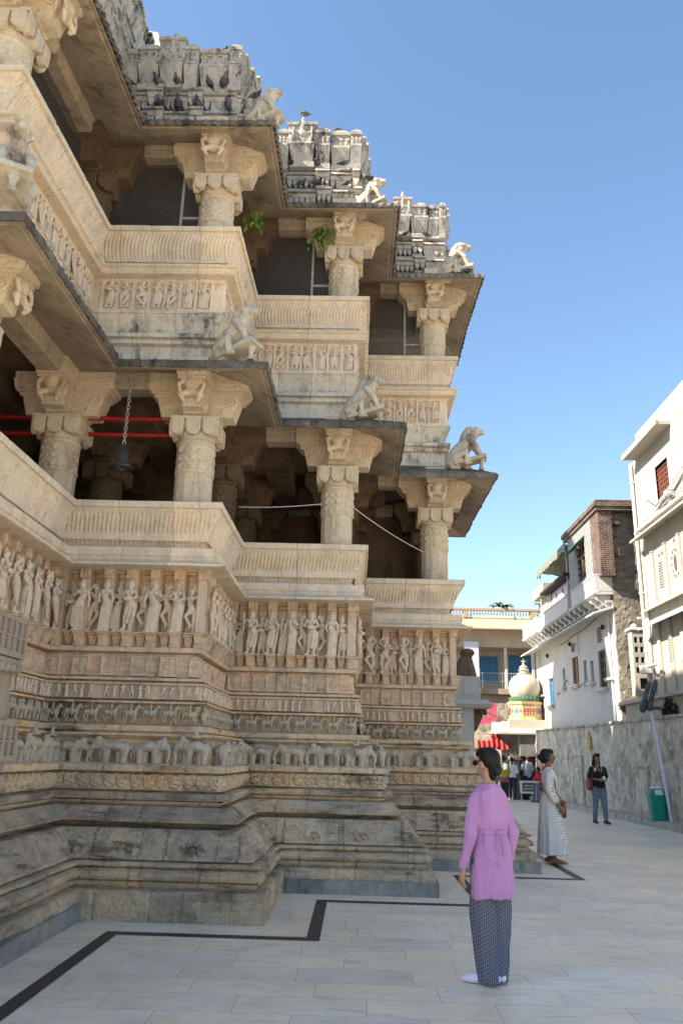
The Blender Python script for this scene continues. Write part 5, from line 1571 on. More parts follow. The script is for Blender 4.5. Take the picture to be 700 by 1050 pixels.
# ------------------------------------------------------------------ bell on its chain
M['bell'] = plain('dark_bronze', (.10, .095, .085), .42, .25, 9, metal=.6)
M['chain'] = plain('steel_chain', (.55, .54, .52), .4, .15, 20, metal=.5)
bx, by = -2.93, 9.0
bl = empty('bell', (bx, by, 4.78)); bl.scale = (.86, .86, .86); tag(bl, 'dark bronze bell hanging on a chain between the lower columns', 'bell')
mb = MB(); mb.add(lathe([(.005, .0+.30), (.05, .295), (.085, .27), (.105, .22), (.118, .14), (.135, .07), (.165, .02), (.178, .0), (.165, -.012), (.15, .0), (.12, .06), (.1, .15), (.07, .24), (.0, .26)], 24, caps=False)); ob('body', mb, M['bell'], bl, True)
mb = MB(); mb.add(tube([(0, 0, .26), (0, 0, .0)], .012, 8)); mb.add(ell((0, 0, -.02), .035)); ob('clapper', mb, M['bell'], bl, True)
mb = MB(); mb.add(tube([(.03, 0, .28), (.03, 0, .34), (0, 0, .37), (-.03, 0, .34), (-.03, 0, .28)], .012, 8)); ob('loop', mb, M['bell'], bl, True)
mb = MB(); z = .36; k = 0
while z < 1.50:
    ring = [(.022*math.cos(a), 0, z+.035+.035*math.sin(a)) for a in [2*math.pi*i/10 for i in range(11)]]
    if k % 2: ring = [(0, p[0], p[2]) for p in ring]
    mb.add(tube(ring, .007, 5, caps=False)); z += .055; k += 1
ob('chain', mb, M['chain'], bl, True)

# ------------------------------------------------------------------ cables
M['cable'] = plain('pale_cable', (.62, .61, .60), .5, .1, 9)
M['cabled'] = plain('dark_cable', (.06, .06, .06), .5, .1, 9)
def cable(pts, r, mat, lab):
    P = []
    for i in range(len(pts)-1):
        a, b = Vector(pts[i]), Vector(pts[i+1])
        for q in range(10):
            s = q/10; P.append(a.lerp(b, s)-Vector((0, 0, .12*(b-a).length*s*(1-s)*.6)))
    P.append(Vector(pts[-1]))
    mb = MB(); mb.add(tube(P, r, 6)); tag(ob('cable', mb, mat, smooth=True), lab, 'cable')
cable([(-1.75, 10.75, 4.86), (-.56, 10.85, 4.96)], .0065, M['cable'], 'white cable sagging into the middle bay column from the left')
cable([(-.16, 10.85, 4.96), (1.10, 13.05, 4.83)], .0065, M['cable'], 'white cable sagging between the middle and farthest bay columns')
cable([(7.72, 30.5, 5.72), (7.70, 28.6, 5.80), (7.70, 25.6, 5.95)], .012, M['cabled'], 'thin dark cable looping under the white house sunshade')

# ------------------------------------------------------------------ plants in the eaves
def tuft(label, x, y, z, n, spread, drop, seed):
    rnd = random.Random(seed); t = empty('wall_plant', (x, y, z)); tag(t, label, 'plant')
    mb = MB(); tips = []
    for i in range(5):
        p = [Vector((0, 0, 0))]
        d = Vector((rnd.uniform(-1, 1)*spread, -.12*rnd.random(), -drop*rnd.uniform(.5, 1)))
        for s in (.35, .7, 1): p.append(d*s+Vector((0, -.05*s, .06*math.sin(s*3))))
        mb.add(tube(p, .006, 5)); tips.append(p)
    ob('stem', mb, M['leaf'], t)
    mb = MB()
    for i in range(n):
        p = rnd.choice(tips); q = rnd.choice(p)
        c = q+Vector((rnd.gauss(0, .05), rnd.gauss(-.03, .04), rnd.gauss(0, .05)))
        l = rnd.uniform(.05, .10); Mx = Matrix.Translation(c) @ Matrix.Rotation(rnd.uniform(0, 6.3), 4, 'Z') @ Matrix.Rotation(rnd.uniform(.2, 1.6), 4, 'Y')
        mb.add(([(0, 0, 0), (l*.35, -l*.34, .01), (l*.75, -l*.3, 0), (l*1.15, 0, -.015), (l*.75, l*.3, 0), (l*.35, l*.34, .01)], [(0, 1, 2, 3), (0, 3, 4, 5)]), Mx)
    ob('leaves', mb, M['leafb'], t)
M['leafb'] = plain('bright_leaf', (.11, .19, .03), .5, .4, 15)
tuft('leafy green plant hanging from the eave left of the middle bay opening', -1.60, 9.75, 8.98, 60, .06, .30, 1)
tuft('leafy green plant hanging in front of the middle upper opening', -.74, 10.75, 9.50, 90, .16, .36, 2)
tuft('tiny green tuft growing on the farthest roof tower', .52, 12.80, warp(12.8, 10.45), 36, .06, .22, 5)

# ------------------------------------------------------------------ lamp pole, bin, shrub, small sign
M['lavpole'] = plain('pale_lilac_pole', (.58, .56, .66), .5, .06, 6)
M['darkgrey'] = plain('dark_grey_metal', (.07, .075, .085), .6, .3, 8)
px_, py_ = 7.5, 20.25
lp = empty('lamp_pole', (wx(py_)-.12, py_, .16)); tag(lp, 'leaning pale pole with two dark tubular lamps beside the green bin', 'lamp pole')
mb = MB(); mb.add(tube([(.02, 0, 0), (-.10, 0, 1.3), (-.26, -.02, 2.72)], .04, 12)); ob('pole', mb, M['lavpole'], lp, True)
for k, (dx, dz) in enumerate(((-.12, 0), (.05, .04))):
    mb = MB()
    mb.add(tube([(-.36+dx, -.1, 2.60+dz), (-.34+dx, -.1, 2.72+dz)], [.085, .08], 12)); mb.add(tube([(-.34+dx, -.1, 2.72+dz), (-.19+dx, -.12, 3.16+dz)], [.06, .055], 12)); mb.add(tube([(-.195+dx, -.12, 3.14+dz), (-.165+dx, -.12, 3.24+dz)], [.068, .05], 12))
    for q in range(5): mb.add(tube([(-.325+.028*q+dx, -.11, 2.76+dz+.08*q), (-.32+.028*q+dx, -.11, 2.775+dz+.08*q)], .068, 12))
    ob('lamp', mb, M['darkgrey'], lp, True)
mb = MB(); mb.add(box(-.42, -.06, 2.60, .0, .0, 2.68)); ob('lamp_bracket', mb, M['darkgrey'], lp)
def clump(name, label, cat, x, y, z, r, n, mat, seed, ls=.09):
    rnd = random.Random(seed); t = empty(name, (x, y, z)); tag(t, label, cat)
    mb = MB()
    for i in range(9):
        a = rnd.uniform(0, 6.3); e = rnd.uniform(.3, 1)
        mb.add(tube([(0, 0, 0), (r[0]*.4*math.cos(a), r[1]*.4*math.sin(a), r[2]*.5*e), (r[0]*.8*math.cos(a), r[1]*.8*math.sin(a), r[2]*e)], [.015, .01, .005], 5))
    ob('twigs', mb, M['wood'], t)
    mb = MB()
    for i in range(n):
        while True:
            p = Vector((rnd.uniform(-1, 1), rnd.uniform(-1, 1), rnd.uniform(0, 1)))
            if p.length < 1 and mnoise.noise(p*2.2+Vector((seed, 0, 0))) > -.15: break
        c = Vector((p.x*r[0], p.y*r[1], p.z*r[2])); l = ls*rnd.uniform(.6, 1.3)
        Mx = Matrix.Translation(c) @ Matrix.Rotation(rnd.uniform(0, 6.3), 4, 'Z') @ Matrix.Rotation(rnd.uniform(-1.2, 1.6), 4, 'Y')
        mb.add(([(0, 0, 0), (l*.4, -l*.3, .01), (l, 0, 0), (l*.4, l*.3, .01)], [(0, 1, 2, 3)]), Mx)
    ob('leaves', mb, mat, t)
M['dry'] = plain('dark_dry_leaf', (.05, .048, .04), .8, .5, 12)
clump('dry_shrub', 'dark dry shrub on the wall top right of the lamp pole', 'shrub', 7.95, 20.3, 2.6, (.30, .60, .52), 2600, M['dry'], 5, .11)
M['teal'] = plain('teal_plastic', (.012, .24, .17), .4, .08, 4)
M['wplast'] = plain('white_plastic', (.72, .72, .70), .45, .05, 4)
bn = empty('litter_bin', (wx(20.75)-.215, 20.75, .158)); tag(bn, 'teal green litter bin with white lid on the kerb', 'bin')
def rrect(w, d, z, r=.06, n=5):
    o = []
    for cx_, cy_, a0 in ((w-r, d-r, 0), (-w+r, d-r, 90), (-w+r, -d+r, 180), (w-r, -d+r, 270)):
        for i in range(n+1):
            a = R(a0+90*i/n); o.append((cx_+r*math.cos(a), cy_+r*math.sin(a), z))
    return o
mb = MB(); mb.add(loft([rrect(.15, .13, 0), rrect(.155, .135, .02), rrect(.20, .165, .56), rrect(.21, .175, .565), rrect(.21, .175, .60)])); ob('body', mb, M['teal'], bn)
mb = MB(); mb.add(loft([rrect(.205, .17, .602), rrect(.20, .165, .66), rrect(.15, .13, .74), rrect(.08, .09, .765)])); ob('lid', mb, M['teal'], bn)
mb = MB(); mb.add(loft([rrect(.13, .12, .735, .05), rrect(.125, .115, .765, .05), rrect(.08, .08, .785, .04)])); mb.add(box(-.09, -.20, .60, .09, -.165, .72)); ob('flap', mb, M['wplast'], bn)
M['sgn'] = plain('dark_green_sign_face', (.09, .10, .07), .5, .5, 10)
sg = empty('small_sign', (6.50, 31.2, 0)); tag(sg, 'low white framed sign on thin legs in front of the shrine', 'sign')
mb = MB()
for a in ((-.36, -.02, .30, .36, .02, .37), (-.36, -.02, .68, .36, .02, .75), (-.36, -.02, .37, -.28, .02, .68), (.28, -.02, .37, .36, .02, .68)): mb.add(box(*a))
ob('frame', mb, M['wplast'], sg)
mb = MB(); mb.add(box(-.28, -.006, .37, .28, .006, .68)); ob('panel', mb, M['sgn'], sg)
mb = MB()
for q in range(2): mb.add(box(-.22, -.012, .44+.11*q, .22, -.006, .49+.11*q))
ob('painted_band', mb, plain('pale_sign_paint', (.42, .43, .34), .5, .4, 22), sg)
for s in (-1, 1):
    mb = MB(); mb.add(tube([(s*.31, .02, .30), (s*.33, .08, 0)], .014, 6)); mb.add(tube([(s*.31, .02, .32), (s*.33, -.12, 0)], .014, 6)); ob('leg', mb, M['steel'], sg)

# ------------------------------------------------------------------ people
def skinmat(name, c): return plain(name, c, .5, .08, 9)
M['skin1'] = skinmat('light_brown_skin', (.42, .235, .155)); M['skin2'] = skinmat('brown_skin', (.25, .12, .07)); M['skin3'] = skinmat('tan_skin', (.32, .165, .10))
def hairm():
    t = NT('dark_hair'); c = t.coord()
    n = t.noise(t.scaled(c, (60, 60, 8)), 1.5, 5, .6)
    t.base(t.ramp(n, [(.35, (.006, .005, .004)), (.7, (.020, .014, .011))])).rough(.5); t.bump(n, .35, .004); return t.m
M['hair'] = hairm()
M['greyhair'] = plain('grey_hair', (.20, .19, .18), .6, .4, 30)
def cloth(name, c, var=.08, bump=.25):
    t = NT(name); co = t.coord()
    n = t.noise(co, 5, 5, .6)
    t.base(t.ramp(n, [(.35, tuple(x*(1-var) for x in c)), (.65, tuple(min(1, x*(1+var)) for x in c))])).rough(.85)
    t.b.inputs['Sheen Weight'].default_value = .2
    f = t.noise(t.scaled(co, (9, 9, 2.2)), 1.6, 4, .55, .8)
    w = t.noise(co, 160, 3, .6)
    t.bump(t.math('ADD', f, t.math('MULTIPLY', w, .12)), bump, .03); return t.m
M['lilac'] = cloth('lilac_linen', (.46, .225, .43), .08, .6)
def palazzo():
    t = NT('printed_slate_cotton'); c = t.coord(); sx = t.n('SeparateXYZ'); t.l(c, sx.inputs[0])
    u = t.math('ADD', t.math('MULTIPLY', sx.outputs[0], .83), t.math('MULTIPLY', sx.outputs[1], -.56))
    k1 = t.math('LESS_THAN', t.math('FRACT', t.math('DIVIDE', u, .0155)), .34)
    zz = t.math('ADD', sx.outputs[2], t.math('MULTIPLY', t.math('FLOOR', t.math('DIVIDE', u, .0155)), .009))
    k2 = t.math('LESS_THAN', t.math('FRACT', t.math('DIVIDE', zz, .028)), .62)
    k = t.math('MULTIPLY', k1, k2)
    col = t.mix(t.math('MULTIPLY', k, .6), (.085, .09, .125), (.36, .36, .40))
    t.base(col).rough(.9); t.bump(t.noise(t.scaled(c, (10, 10, 1.5)), 1.6, 4, .55), .35, .03); return t.m
M['palazzo'] = palazzo()
def dotted():
    t = NT('dotted_white_cotton'); c = t.coord(); sx = t.n('SeparateXYZ'); t.l(c, sx.inputs[0])
    u = t.math('DIVIDE', t.math('ADD', sx.outputs[0], sx.outputs[1]), .034); w = t.math('DIVIDE', sx.outputs[2], .034)
    a = t.math('ADD', u, w); b = t.math('SUBTRACT', u, w)
    fa = t.math('SUBTRACT', t.math('FRACT', a), .5); fb = t.math('SUBTRACT', t.math('FRACT', b), .5)
    d = t.math('ADD', t.math('MULTIPLY', fa, fa), t.math('MULTIPLY', fb, fb))
    col = t.mix(t.math('LESS_THAN', d, .085), (.70, .66, .61), (.27, .255, .245))
    t.base(col).rough(.9); t.bump(t.noise(t.scaled(c, (9, 9, 1.4)), 1.6, 4, .55), .35, .03); return t.m
M['dotted'] = dotted()
M['blackc'] = cloth('black_cotton', (.012, .012, .014)); M['jean'] = cloth('grey_blue_denim', (.15, .19, .25), .12); M['djean'] = cloth('dark_denim', (.03, .035, .055), .12)
M['mustard'] = cloth('yellow_green_cotton', (.42, .40, .035)); M['whitec'] = cloth('white_cotton', (.68, .69, .72)); M['paleblue'] = cloth('pale_grey_blue_shirt', (.40, .47, .56))
M['pinkw'] = cloth('dull_pink_cotton', (.34, .10, .15)); M['redcl'] = cloth('bright_red_cotton', (.50, .022, .03)); M['leather'] = plain('brown_leather', (.19, .075, .035), .5, .25, 9)
M['maroon'] = plain('maroon_leather', (.16, .045, .04), .5, .25, 9); M['shoe'] = plain('pale_lilac_shoe', (.66, .60, .74), .5, .06, 9); M['sandal'] = plain('dark_sandal', (.03, .025, .022), .6, .2, 9)
M['eye'] = plain('dark_eye', (.015, .012, .01), .2, .1, 5); M['lens'] = plain('dark_glasses', (.02, .02, .022), .15, .1, 5); M['pearl'] = plain('white_clip', (.8, .8, .8), .3, .03, 5)

def ring(cx, cy, z, rx, ry, n=48, fold=0, k=9, ph=0, tilt=0):
    o = []
    for i in range(n):
        a = 2*math.pi*i/n
        q = 1+fold*(math.sin(k*a+ph)+.6*math.sin((k*1.7//1)*a+1.3+ph*2))
        o.append((cx+rx*q*math.cos(a), cy+ry*q*math.sin(a), z+tilt*math.sin(a)))
    return o

def person(label, loc, face, s=1.0, skin='skin1', hair='hair', hair_kind='bun', group=None, vox=.008, head_yaw=0, head_pitch=0,
           top=None, sleeves=None, bottom=None, armL=None, armR=None, feet=None, shoe=None, lean=0, bald=False, extra=None):
    """A standing figure facing -Y in its own space (left hand at +X), turned by `face` degrees. Metres for a 1.65 m body."""
    t = empty('person', loc, R(face)); t.scale = (s, s, s); tag(t, label, 'person', group)
    armL = armL or [(.165, 0, 1.305), (.205, .02, 1.04), (.20, -.05, .82), (.195, -.08, .74)]
    armR = armR or [(-.165, 0, 1.305), (-.205, .02, 1.04), (-.20, -.05, .82), (-.195, -.08, .74)]
    feet = feet or [(.085, 0, 0, -.0), (-.085, 0, 0, .0)]
    # --- body: one surface
    mb = MB()
    HM = Matrix.Translation((0, -.01, 1.44)) @ Matrix.Rotation(R(head_yaw), 4, 'Z') @ Matrix.Rotation(R(head_pitch), 4, 'X')
    mb.add(ell((0, .012, .125), (.073, .092, .098), None, 20, 14), HM)
    mb.add(ell((0, -.03, .055), (.054, .056, .060), None, 16, 10), HM)
    mb.add(ell((0, -.062, .022), (.028, .025, .022), None, 12, 8), HM)       # chin
    mb.add(tube([(0, -.083, .115), (0, -.104, .075)], [.011, .016], 8), HM)  # nose
    mb.add(ell((0, -.083, .045), (.022, .012, .010), None, 10, 6), HM)       # lips
    for q in (-1, 1):
        mb.add(ell((q*.074, .012, .09), (.012, .024, .034), None, 10, 8), HM)
        mb.add(ell((q*.030, -.074, .128), (.024, .012, .009), None, 10, 6), HM)  # brow
        mb.add(ell((q*.045, -.055, .075), (.022, .02, .022), None, 10, 6), HM)   # cheek
    mb.add(tube([(0, .02, 1.34), (0, .005, 1.42), (0, -.005, 1.49)], [.062, .050, .048], 14))
    mb.add(tube([(-.10, .005, 1.30), (0, .005, 1.325), (.10, .005, 1.30)], [.045, .06, .045], 12))
    mb.add(tube([(0, .0, 1.25), (0, .0, 1.12), (0, 0, 1.02), (0, .0, .90)], [.10, .095, .085, .095], 16, 1.0))
    for A in (armL, armR):
        mb.add(tube([Vector(A[0])+Vector((-.01 if A[0][0] > 0 else .01, 0, -.02))]+list(A[1:3]), [.038, .030, .024], 12))
        hand(mb, A[2], A[3], 1 if A[0][0] > 0 else -1)
    for (fx, fy, fz, ang), q in zip(feet, (1, -1)):
        hipx = q*.085
        mb.add(tube([(hipx, .0, .88), (hipx*.6+fx*.4, -.01+fy*.5, .47+fz*.6), (fx, fy+.01, .09+fz)], [.074, .056, .036], 14))
        d = Vector((math.sin(ang), -math.cos(ang), 0))
        h = Vector((fx, fy+.02, .045+fz))
        mb.add(tube([h-d*.035, h+d*.05, h+d*.13+Vector((0, 0, -.018)), h+d*.175+Vector((0, 0, -.024))], [.036, .036, .030, .018], 12, .95))
        if shoe is None:
            side = Vector((-d.y, d.x, 0))
            for k in range(5): mb.add(tube([h+d*.16+side*(k-2)*.016+Vector((0, 0, -.026)), h+d*(.205-abs(k-1)*.008)+side*(k-2)*.018+Vector((0, 0, -.032))], .010, 7))
    for i, (x, y, z) in enumerate(mb.v): mb.v[i] = (x, y, max(z, .002))
    me = remesh(mb, vox, 3, name='body'); ob('body', me, M[skin], t)
    # --- head details
    for q in (-1, 1):
        mb = MB(); mb.add(ell((q*.030, -.080, .108), (.013, .008, .008), None, 10, 8), HM); ob('eye', mb, M['eye'], t, True)
    mb = MB()
    if hair_kind == 'bald':
        mb.add(ell((0, .03, .10), (.080, .085, .075), None, 16, 10), HM)
    else:
        mb.add(ell((0, .032, .138), (.080, .094, .093) if hair_kind == 'low' else (.083, .096, .096), None, 20, 14), HM)
        mb.add(ell((0, -.03, .178), (.070, .066, .05), None, 16, 10), HM)
        if hair_kind != 'low':
            for q in (-1, 1): mb.add(ell((q*.066, .035, .10), (.022, .055, .075), None, 12, 8), HM)
        if hair_kind == 'bun': mb.add(ell((0, .125, .105), (.055, .045, .05), None, 14, 10), HM); mb.add(ell((0, .08, .055), (.05, .05, .05), None, 12, 8), HM)
        if hair_kind == 'low': mb.add(ell((.0, .112, .055), (.042, .034, .045), None, 14, 10), HM); mb.add(tube([(0, .07, .12), (0, .075, .06), (0, .06, .0)], [.062, .046, .03], 12), HM)
        if hair_kind == 'long':
            for q in (-1, 0, 1): mb.add(tube([(q*.055, .05, .12), (q*.07, .07, -.02), (q*.06, .09, -.16)], [.045, .05, .035], 10), HM)
    ob('hair', remesh(mb, vox, 3), M[hair], t)
    # --- clothes
    if bottom: bottom(t, feet, vox)
    if top: top(t, armL, armR, vox, lean)
    if shoe:
        for (fx, fy, fz, ang), q in zip(feet, (1, -1)):
            d = Vector((math.sin(ang), -math.cos(ang), 0)); h = Vector((fx, fy+.02, .042+fz)); mb = MB()
            mb.add(tube([h-d*.045, h+d*.05, h+d*.13+Vector((0, 0, -.014)), h+d*.19+Vector((0, 0, -.02))], [.042, .044, .040, .024], 14, .95))
            for i, (x, y, z) in enumerate(mb.v): mb.v[i] = (x, y, max(z, .001+fz))
            ob('shoe', remesh(mb, vox, 2), M[shoe], t)
    if extra: extra(t, HM)
    return t

def wrinkle(me, amp, f=(13, 13, 3.2), f2=(30, 30, 12), lo=-9, hi=9, seed=0):
    "real cloth folds: shift each vertex along its normal by stretched noise"
    n = len(me.vertices)
    co = np.zeros(n*3); me.vertices.foreach_get('co', co); co = co.reshape(-1, 3)
    nr = np.zeros(n*3); me.vertices.foreach_get('normal', nr); nr = nr.reshape(-1, 3)
    h = np.array([mnoise.noise(Vector((p[0]*f[0]+seed, p[1]*f[1], p[2]*f[2]+.6*math.sin(p[0]*9))))+.45*mnoise.noise(Vector((p[0]*f2[0]+seed, p[1]*f2[1], p[2]*f2[2]))) for p in co])
    h = np.where((co[:, 2] > lo) & (co[:, 2] < hi), h, 0)
    co += nr*(h*amp)[:, None]
    me.vertices.foreach_set('co', co.ravel()); me.update()
    return me

def hand(mb, w, tip, side):
    "palm, four unequal bent fingers and a thumb leaving the side of the palm"
    w = Vector(w); d = (Vector(tip)-w).normalized()
    up = Vector((0, 1, 0)) if abs(d.y) < .8 else Vector((0, 0, 1))
    inn = Vector((-side, 0, 0)); inn = (inn-d*inn.dot(d)).normalized()      # palm faces the body
    acr = d.cross(inn).normalized()                                          # across the knuckles
    if acr.y > 0: acr = -acr                                                 # index finger to the front
    mb.add(tube([w, w+d*.03, w+d*.075], [.024, .030, .033], 10, .62))
    for k, l in ((-1.5, .058), (-.5, .070), (.5, .074), (1.5, .066)):
        b = w+d*.078+acr*k*.0165
        mb.add(tube([b-d*.03, b, b+d*l*.5+inn*.010, b+d*l*.95+inn*.036], [.011, .0105, .0095, .008], 7))
    b = w+d*.02+acr*.028
    mb.add(tube([b-acr*.012, b+acr*.018+d*.03+inn*.012, b+acr*.016+d*.065+inn*.024], [.014, .012, .009], 7))

def sleeve_mb(A, r, end=1.0, flare=1.0):
    S, E_, W = Vector(A[0]), Vector(A[1]), Vector(A[2])
    S = S+Vector((-.012 if S.x > 0 else .012, .004, -.018)); P = [S.lerp(E_, 0), S.lerp(E_, .5), E_]
    Q = [r*1.0, r*.98, r*.92]
    if end > .5:
        P += [E_.lerp(W, (end-.5)*1.0), E_.lerp(W, (end-.5)*2)]; Q += [r*.86*flare, r*.8*flare]
    else:
        P = [S, S.lerp(E_, end), S.lerp(E_, end*2)]; Q = [r*1.15, r*1.08, r*1.05*flare]
    return tube(P, Q, 16)

def make_top(rings, mat, sleeve_r=.062, sleeve_end=1.0, folds=.02, flare=1.0, name='shirt', extra=None):
    def f(t, aL, aR, vox, lean):
        mb = MB()
        rr = []
        for i, (z, rx, ry, cy) in enumerate(rings):
            rr.append(ring(0, cy, z, rx, ry, 56, folds*(1 if i < len(rings)-3 else .2), 7, i*.35))
        mb.add(loft(rr))
        for A in (aL, aR): mb.add(sleeve_mb(A, sleeve_r, sleeve_end, flare))
        ob(name, wrinkle(remesh(mb, vox, 3), .015 if vox < .012 else .014), M[mat], t)
        if extra: extra(t)
    return f
def make_trousers(mat, rk=.075, ra=.06, rh=.11, zend=.08, name='trousers', folds=0.0):
    def f(t, feet, vox):
        mb = MB()
        mb.add(loft([ring(0, .0, z, rx, ry, 32) for z, rx, ry in ((.78, .13, .095), (.85, .138, .10), (.92, .12, .092), (.95, .10, .085))]))
        for (fx, fy, fz, ang), q in zip(feet, (1, -1)):
            hip = Vector((q*.085, 0, .86)); kn = Vector((q*.05+fx*.4, -.01+fy*.5, .47+fz*.6)); an = Vector((fx, fy+.012, zend+fz))
            rr = []
            for j in range(13):
                s = j/12
                p = hip.lerp(kn, s*2) if s < .5 else kn.lerp(an, s*2-1)
                r = rh+(rk-rh)*s*2 if s < .5 else rk+(ra-rk)*(s*2-1)
                rr.append(ring(p.x, p.y, p.z, r, r*1.02, 32, folds*s, 6, j*.25+q))
            mb.add(loft(rr[::-1]))
        ob(name, wrinkle(remesh(mb, vox, 2), .010, (10, 10, 1.6), (22, 22, 7)), M[mat], t)
    return f

# --- the woman in lilac, seen from behind
def lilac_extra(t):
    mb = MB()
    for q in (-1, 1): mb.add(tube([(q*.012, .122, 1.045), (q*.03, .138, .96), (q*.026+.01, .155, .84-.04*q)], [.009, .007, .006], 6, .5))
    mb.add(ell((0, .125, 1.045), (.022, .012, .016), None, 8, 6))
    mb.add(loft([ring(0, .0, z, .137, .118, 56, .012, 7, .9) for z in (1.030, 1.038, 1.052, 1.060)]))
    ob('waist_tie', mb, M['lilac'], t, True)
lil_top = make_top([(.585, 0.166, 0.1425, .01), (.60, 0.166, 0.1444, .01), (.74, 0.166, 0.1444, .012), (.87, 0.160, 0.1377, .012), (.97, 0.1422, 0.1187, .005), (1.04, 0.1287, 0.1083, 0), (1.12, 0.1440, 0.1159, .0), (1.22, 0.1620, 0.1235, .004), (1.29, 0.1620, 0.1178, .010), (1.33, 0.1350, 0.1026, .014), (1.365, 0.0900, 0.0874, .016), (1.392, 0.0720, 0.0779, .014)],
                   'lilac', .054, .97, .026, .9, 'kurta', lilac_extra)
def lil_head(t, HM):
    mb = MB(); mb.add(ell((-.045, .145, .085), (.018, .018, .018), None, 8, 6), HM)
    for k in range(5): mb.add(ell((-.045+.017*math.cos(k*1.26), .148, .085+.017*math.sin(k*1.26)), (.011, .011, .011), None, 8, 6), HM)
    ob('hair_clip', mb, M['pearl'], t, True)
    mb = MB()
    for q in (-1, 1):
        mb.add(tube([(q*.078, .02, .125), (q*.074, -.06, .112)], .004, 6), HM); mb.add(ell((q*.036, -.098, .105), (.030, .006, .022), None, 12, 8), HM)
    mb.add(tube([(-.01, -.104, .112), (.01, -.104, .112)], .004, 6), HM)
    ob('glasses', mb, M['lens'], t, True)
person('woman in a lilac tunic and slate printed trousers standing with her back turned', (.985, 6.20, .008), 205, .945, 'skin1', 'hair', 'low', vox=.006, head_yaw=10,
       top=lil_top, bottom=make_trousers('palazzo', .103, .086, .080, .010, 'palazzo_trousers', .035), shoe='shoe',
       armL=[(.138, .0, 1.295), (.195, .03, 1.03), (.225, -.03, .79), (.23, -.05, .69)], armR=[(-.138, 0, 1.295), (-.185, .03, 1.03), (-.185, -.05, .80), (-.18, -.08, .70)],
       feet=[(.03, -.03, 0, .8), (-.05, -.05, 0, .15)], extra=lil_head)

# --- barefoot woman in the long dotted dress, in profile
def dress(t, aL, aR, vox, lean):
    mb = MB(); rr = []
    prof = [(.13, .225, .235, -.01), (.15, .225, .235, -.01), (.35, .215, .215, -.01), (.55, .200, .190, 0), (.75, .185, .165, .005), (.90, .172, .145, .008), (1.02, .142, .115, .0), (1.10, .150, .120, -.004), (1.20, .168, .128, -.006), (1.28, .172, .115, .0), (1.33, .14, .09, .004), (1.37, .085, .07, .003), (1.39, .066, .06, 0)]
    for i, (z, rx, ry, cy) in enumerate(prof): rr.append(ring(0, cy, z, rx, ry, 72, max(0, .045*(1-(z-.1)/.95)), 9, .3+i*.12))
    mb.add(loft(rr))
    for A in (aL, aR): mb.add(sleeve_mb(A, .062, .80, 1.12))
    ob('dress', wrinkle(remesh(mb, vox, 2), .013, (9, 9, 1.3), (24, 24, 8)), M['dotted'], t)
def dress_extra(t, HM):
    mb = MB(); mb.add(loft([[(-.04+.0+x*.85, -.20+y*.5, .78+z) for x, y, z in [(.12*math.cos(a), dy*(1 if 1 else 0), .13*math.sin(a)) for a in [2*math.pi*k/24 for k in range(24)]]] for dy in (-.06, -.05, .05, .06)]))
    b = ob('shoulder_bag', remesh(mb, .012, 3), M['leather'], t)
    mb = MB(); mb.add(tube([(-.11, -.20, .86), (-.19, -.09, 1.02), (-.14, -.075, 1.22), (.02, -.07, 1.335), (.10, .03, 1.36), (.02, .10, 1.28), (-.15, .11, 1.05), (-.17, -.08, .9), (-.03, -.19, .88)], .009, 6)); ob('bag_strap', mb, M['leather'], t, True)
person('barefoot woman in a long white dotted dress standing in profile', (3.02, 13.05, .008), 80, 1.0, 'skin2', 'hair', 'bun', vox=.008, head_yaw=8, head_pitch=-4,
       top=dress, armL=[(.16, 0, 1.295), (.21, .03, 1.05), (.16, -.13, .84), (.10, -.22, .78)], armR=[(-.16, 0, 1.295), (-.215, .02, 1.04), (-.19, -.12, .82), (-.15, -.19, .72)],
       feet=[(.07, .03, 0, 0), (-.07, -.03, 0, 0)], extra=dress_extra)

# --- woman in black walking towards the camera
def black_extra(t, HM):
    mb = MB(); mb.add(loft([[(-.235+x, .03+y, .92+z) for x, y, z in [(dx, .12*math.cos(a), .15*math.sin(a)) for a in [2*math.pi*k/20 for k in range(20)]]] for dx in (-.05, -.04, .04, .05)]))
    ob('shoulder_bag', remesh(mb, .014, 3), M['maroon'], t)
    mb = MB(); mb.add(tube([(-.22, -.06, .98), (-.20, -.11, 1.15), (-.15, -.09, 1.34), (-.15, .08, 1.34), (-.20, .12, 1.15), (-.22, .10, 1.0)], .012, 6)); ob('bag_strap', mb, M['maroon'], t, True)
    mb = MB(); mb.add(box(-.035, -.31, 1.03, .03, -.295, 1.12)); ph = ob('phone', mb, M['wplast'], t)
    mb = MB(); mb.add(tube([(-.05, -.095, 1.36), (-.03, -.125, 1.24), (0, -.13, 1.14), (.03, -.125, 1.24), (.05, -.095, 1.36)], .006, 6)); ob('necklace', mb, M['pearl'], t, True)
    mb = MB()
    for k in range(6): mb.add(ell((-.12+.02*math.cos(k*1.05), -.105, 1.27+.035*math.sin(k*1.05)), (.018, .008, .022), None, 8, 6))
    ob('printed_flower', mb, plain('pale_yellow_print', (.66, .62, .40), .8), t)
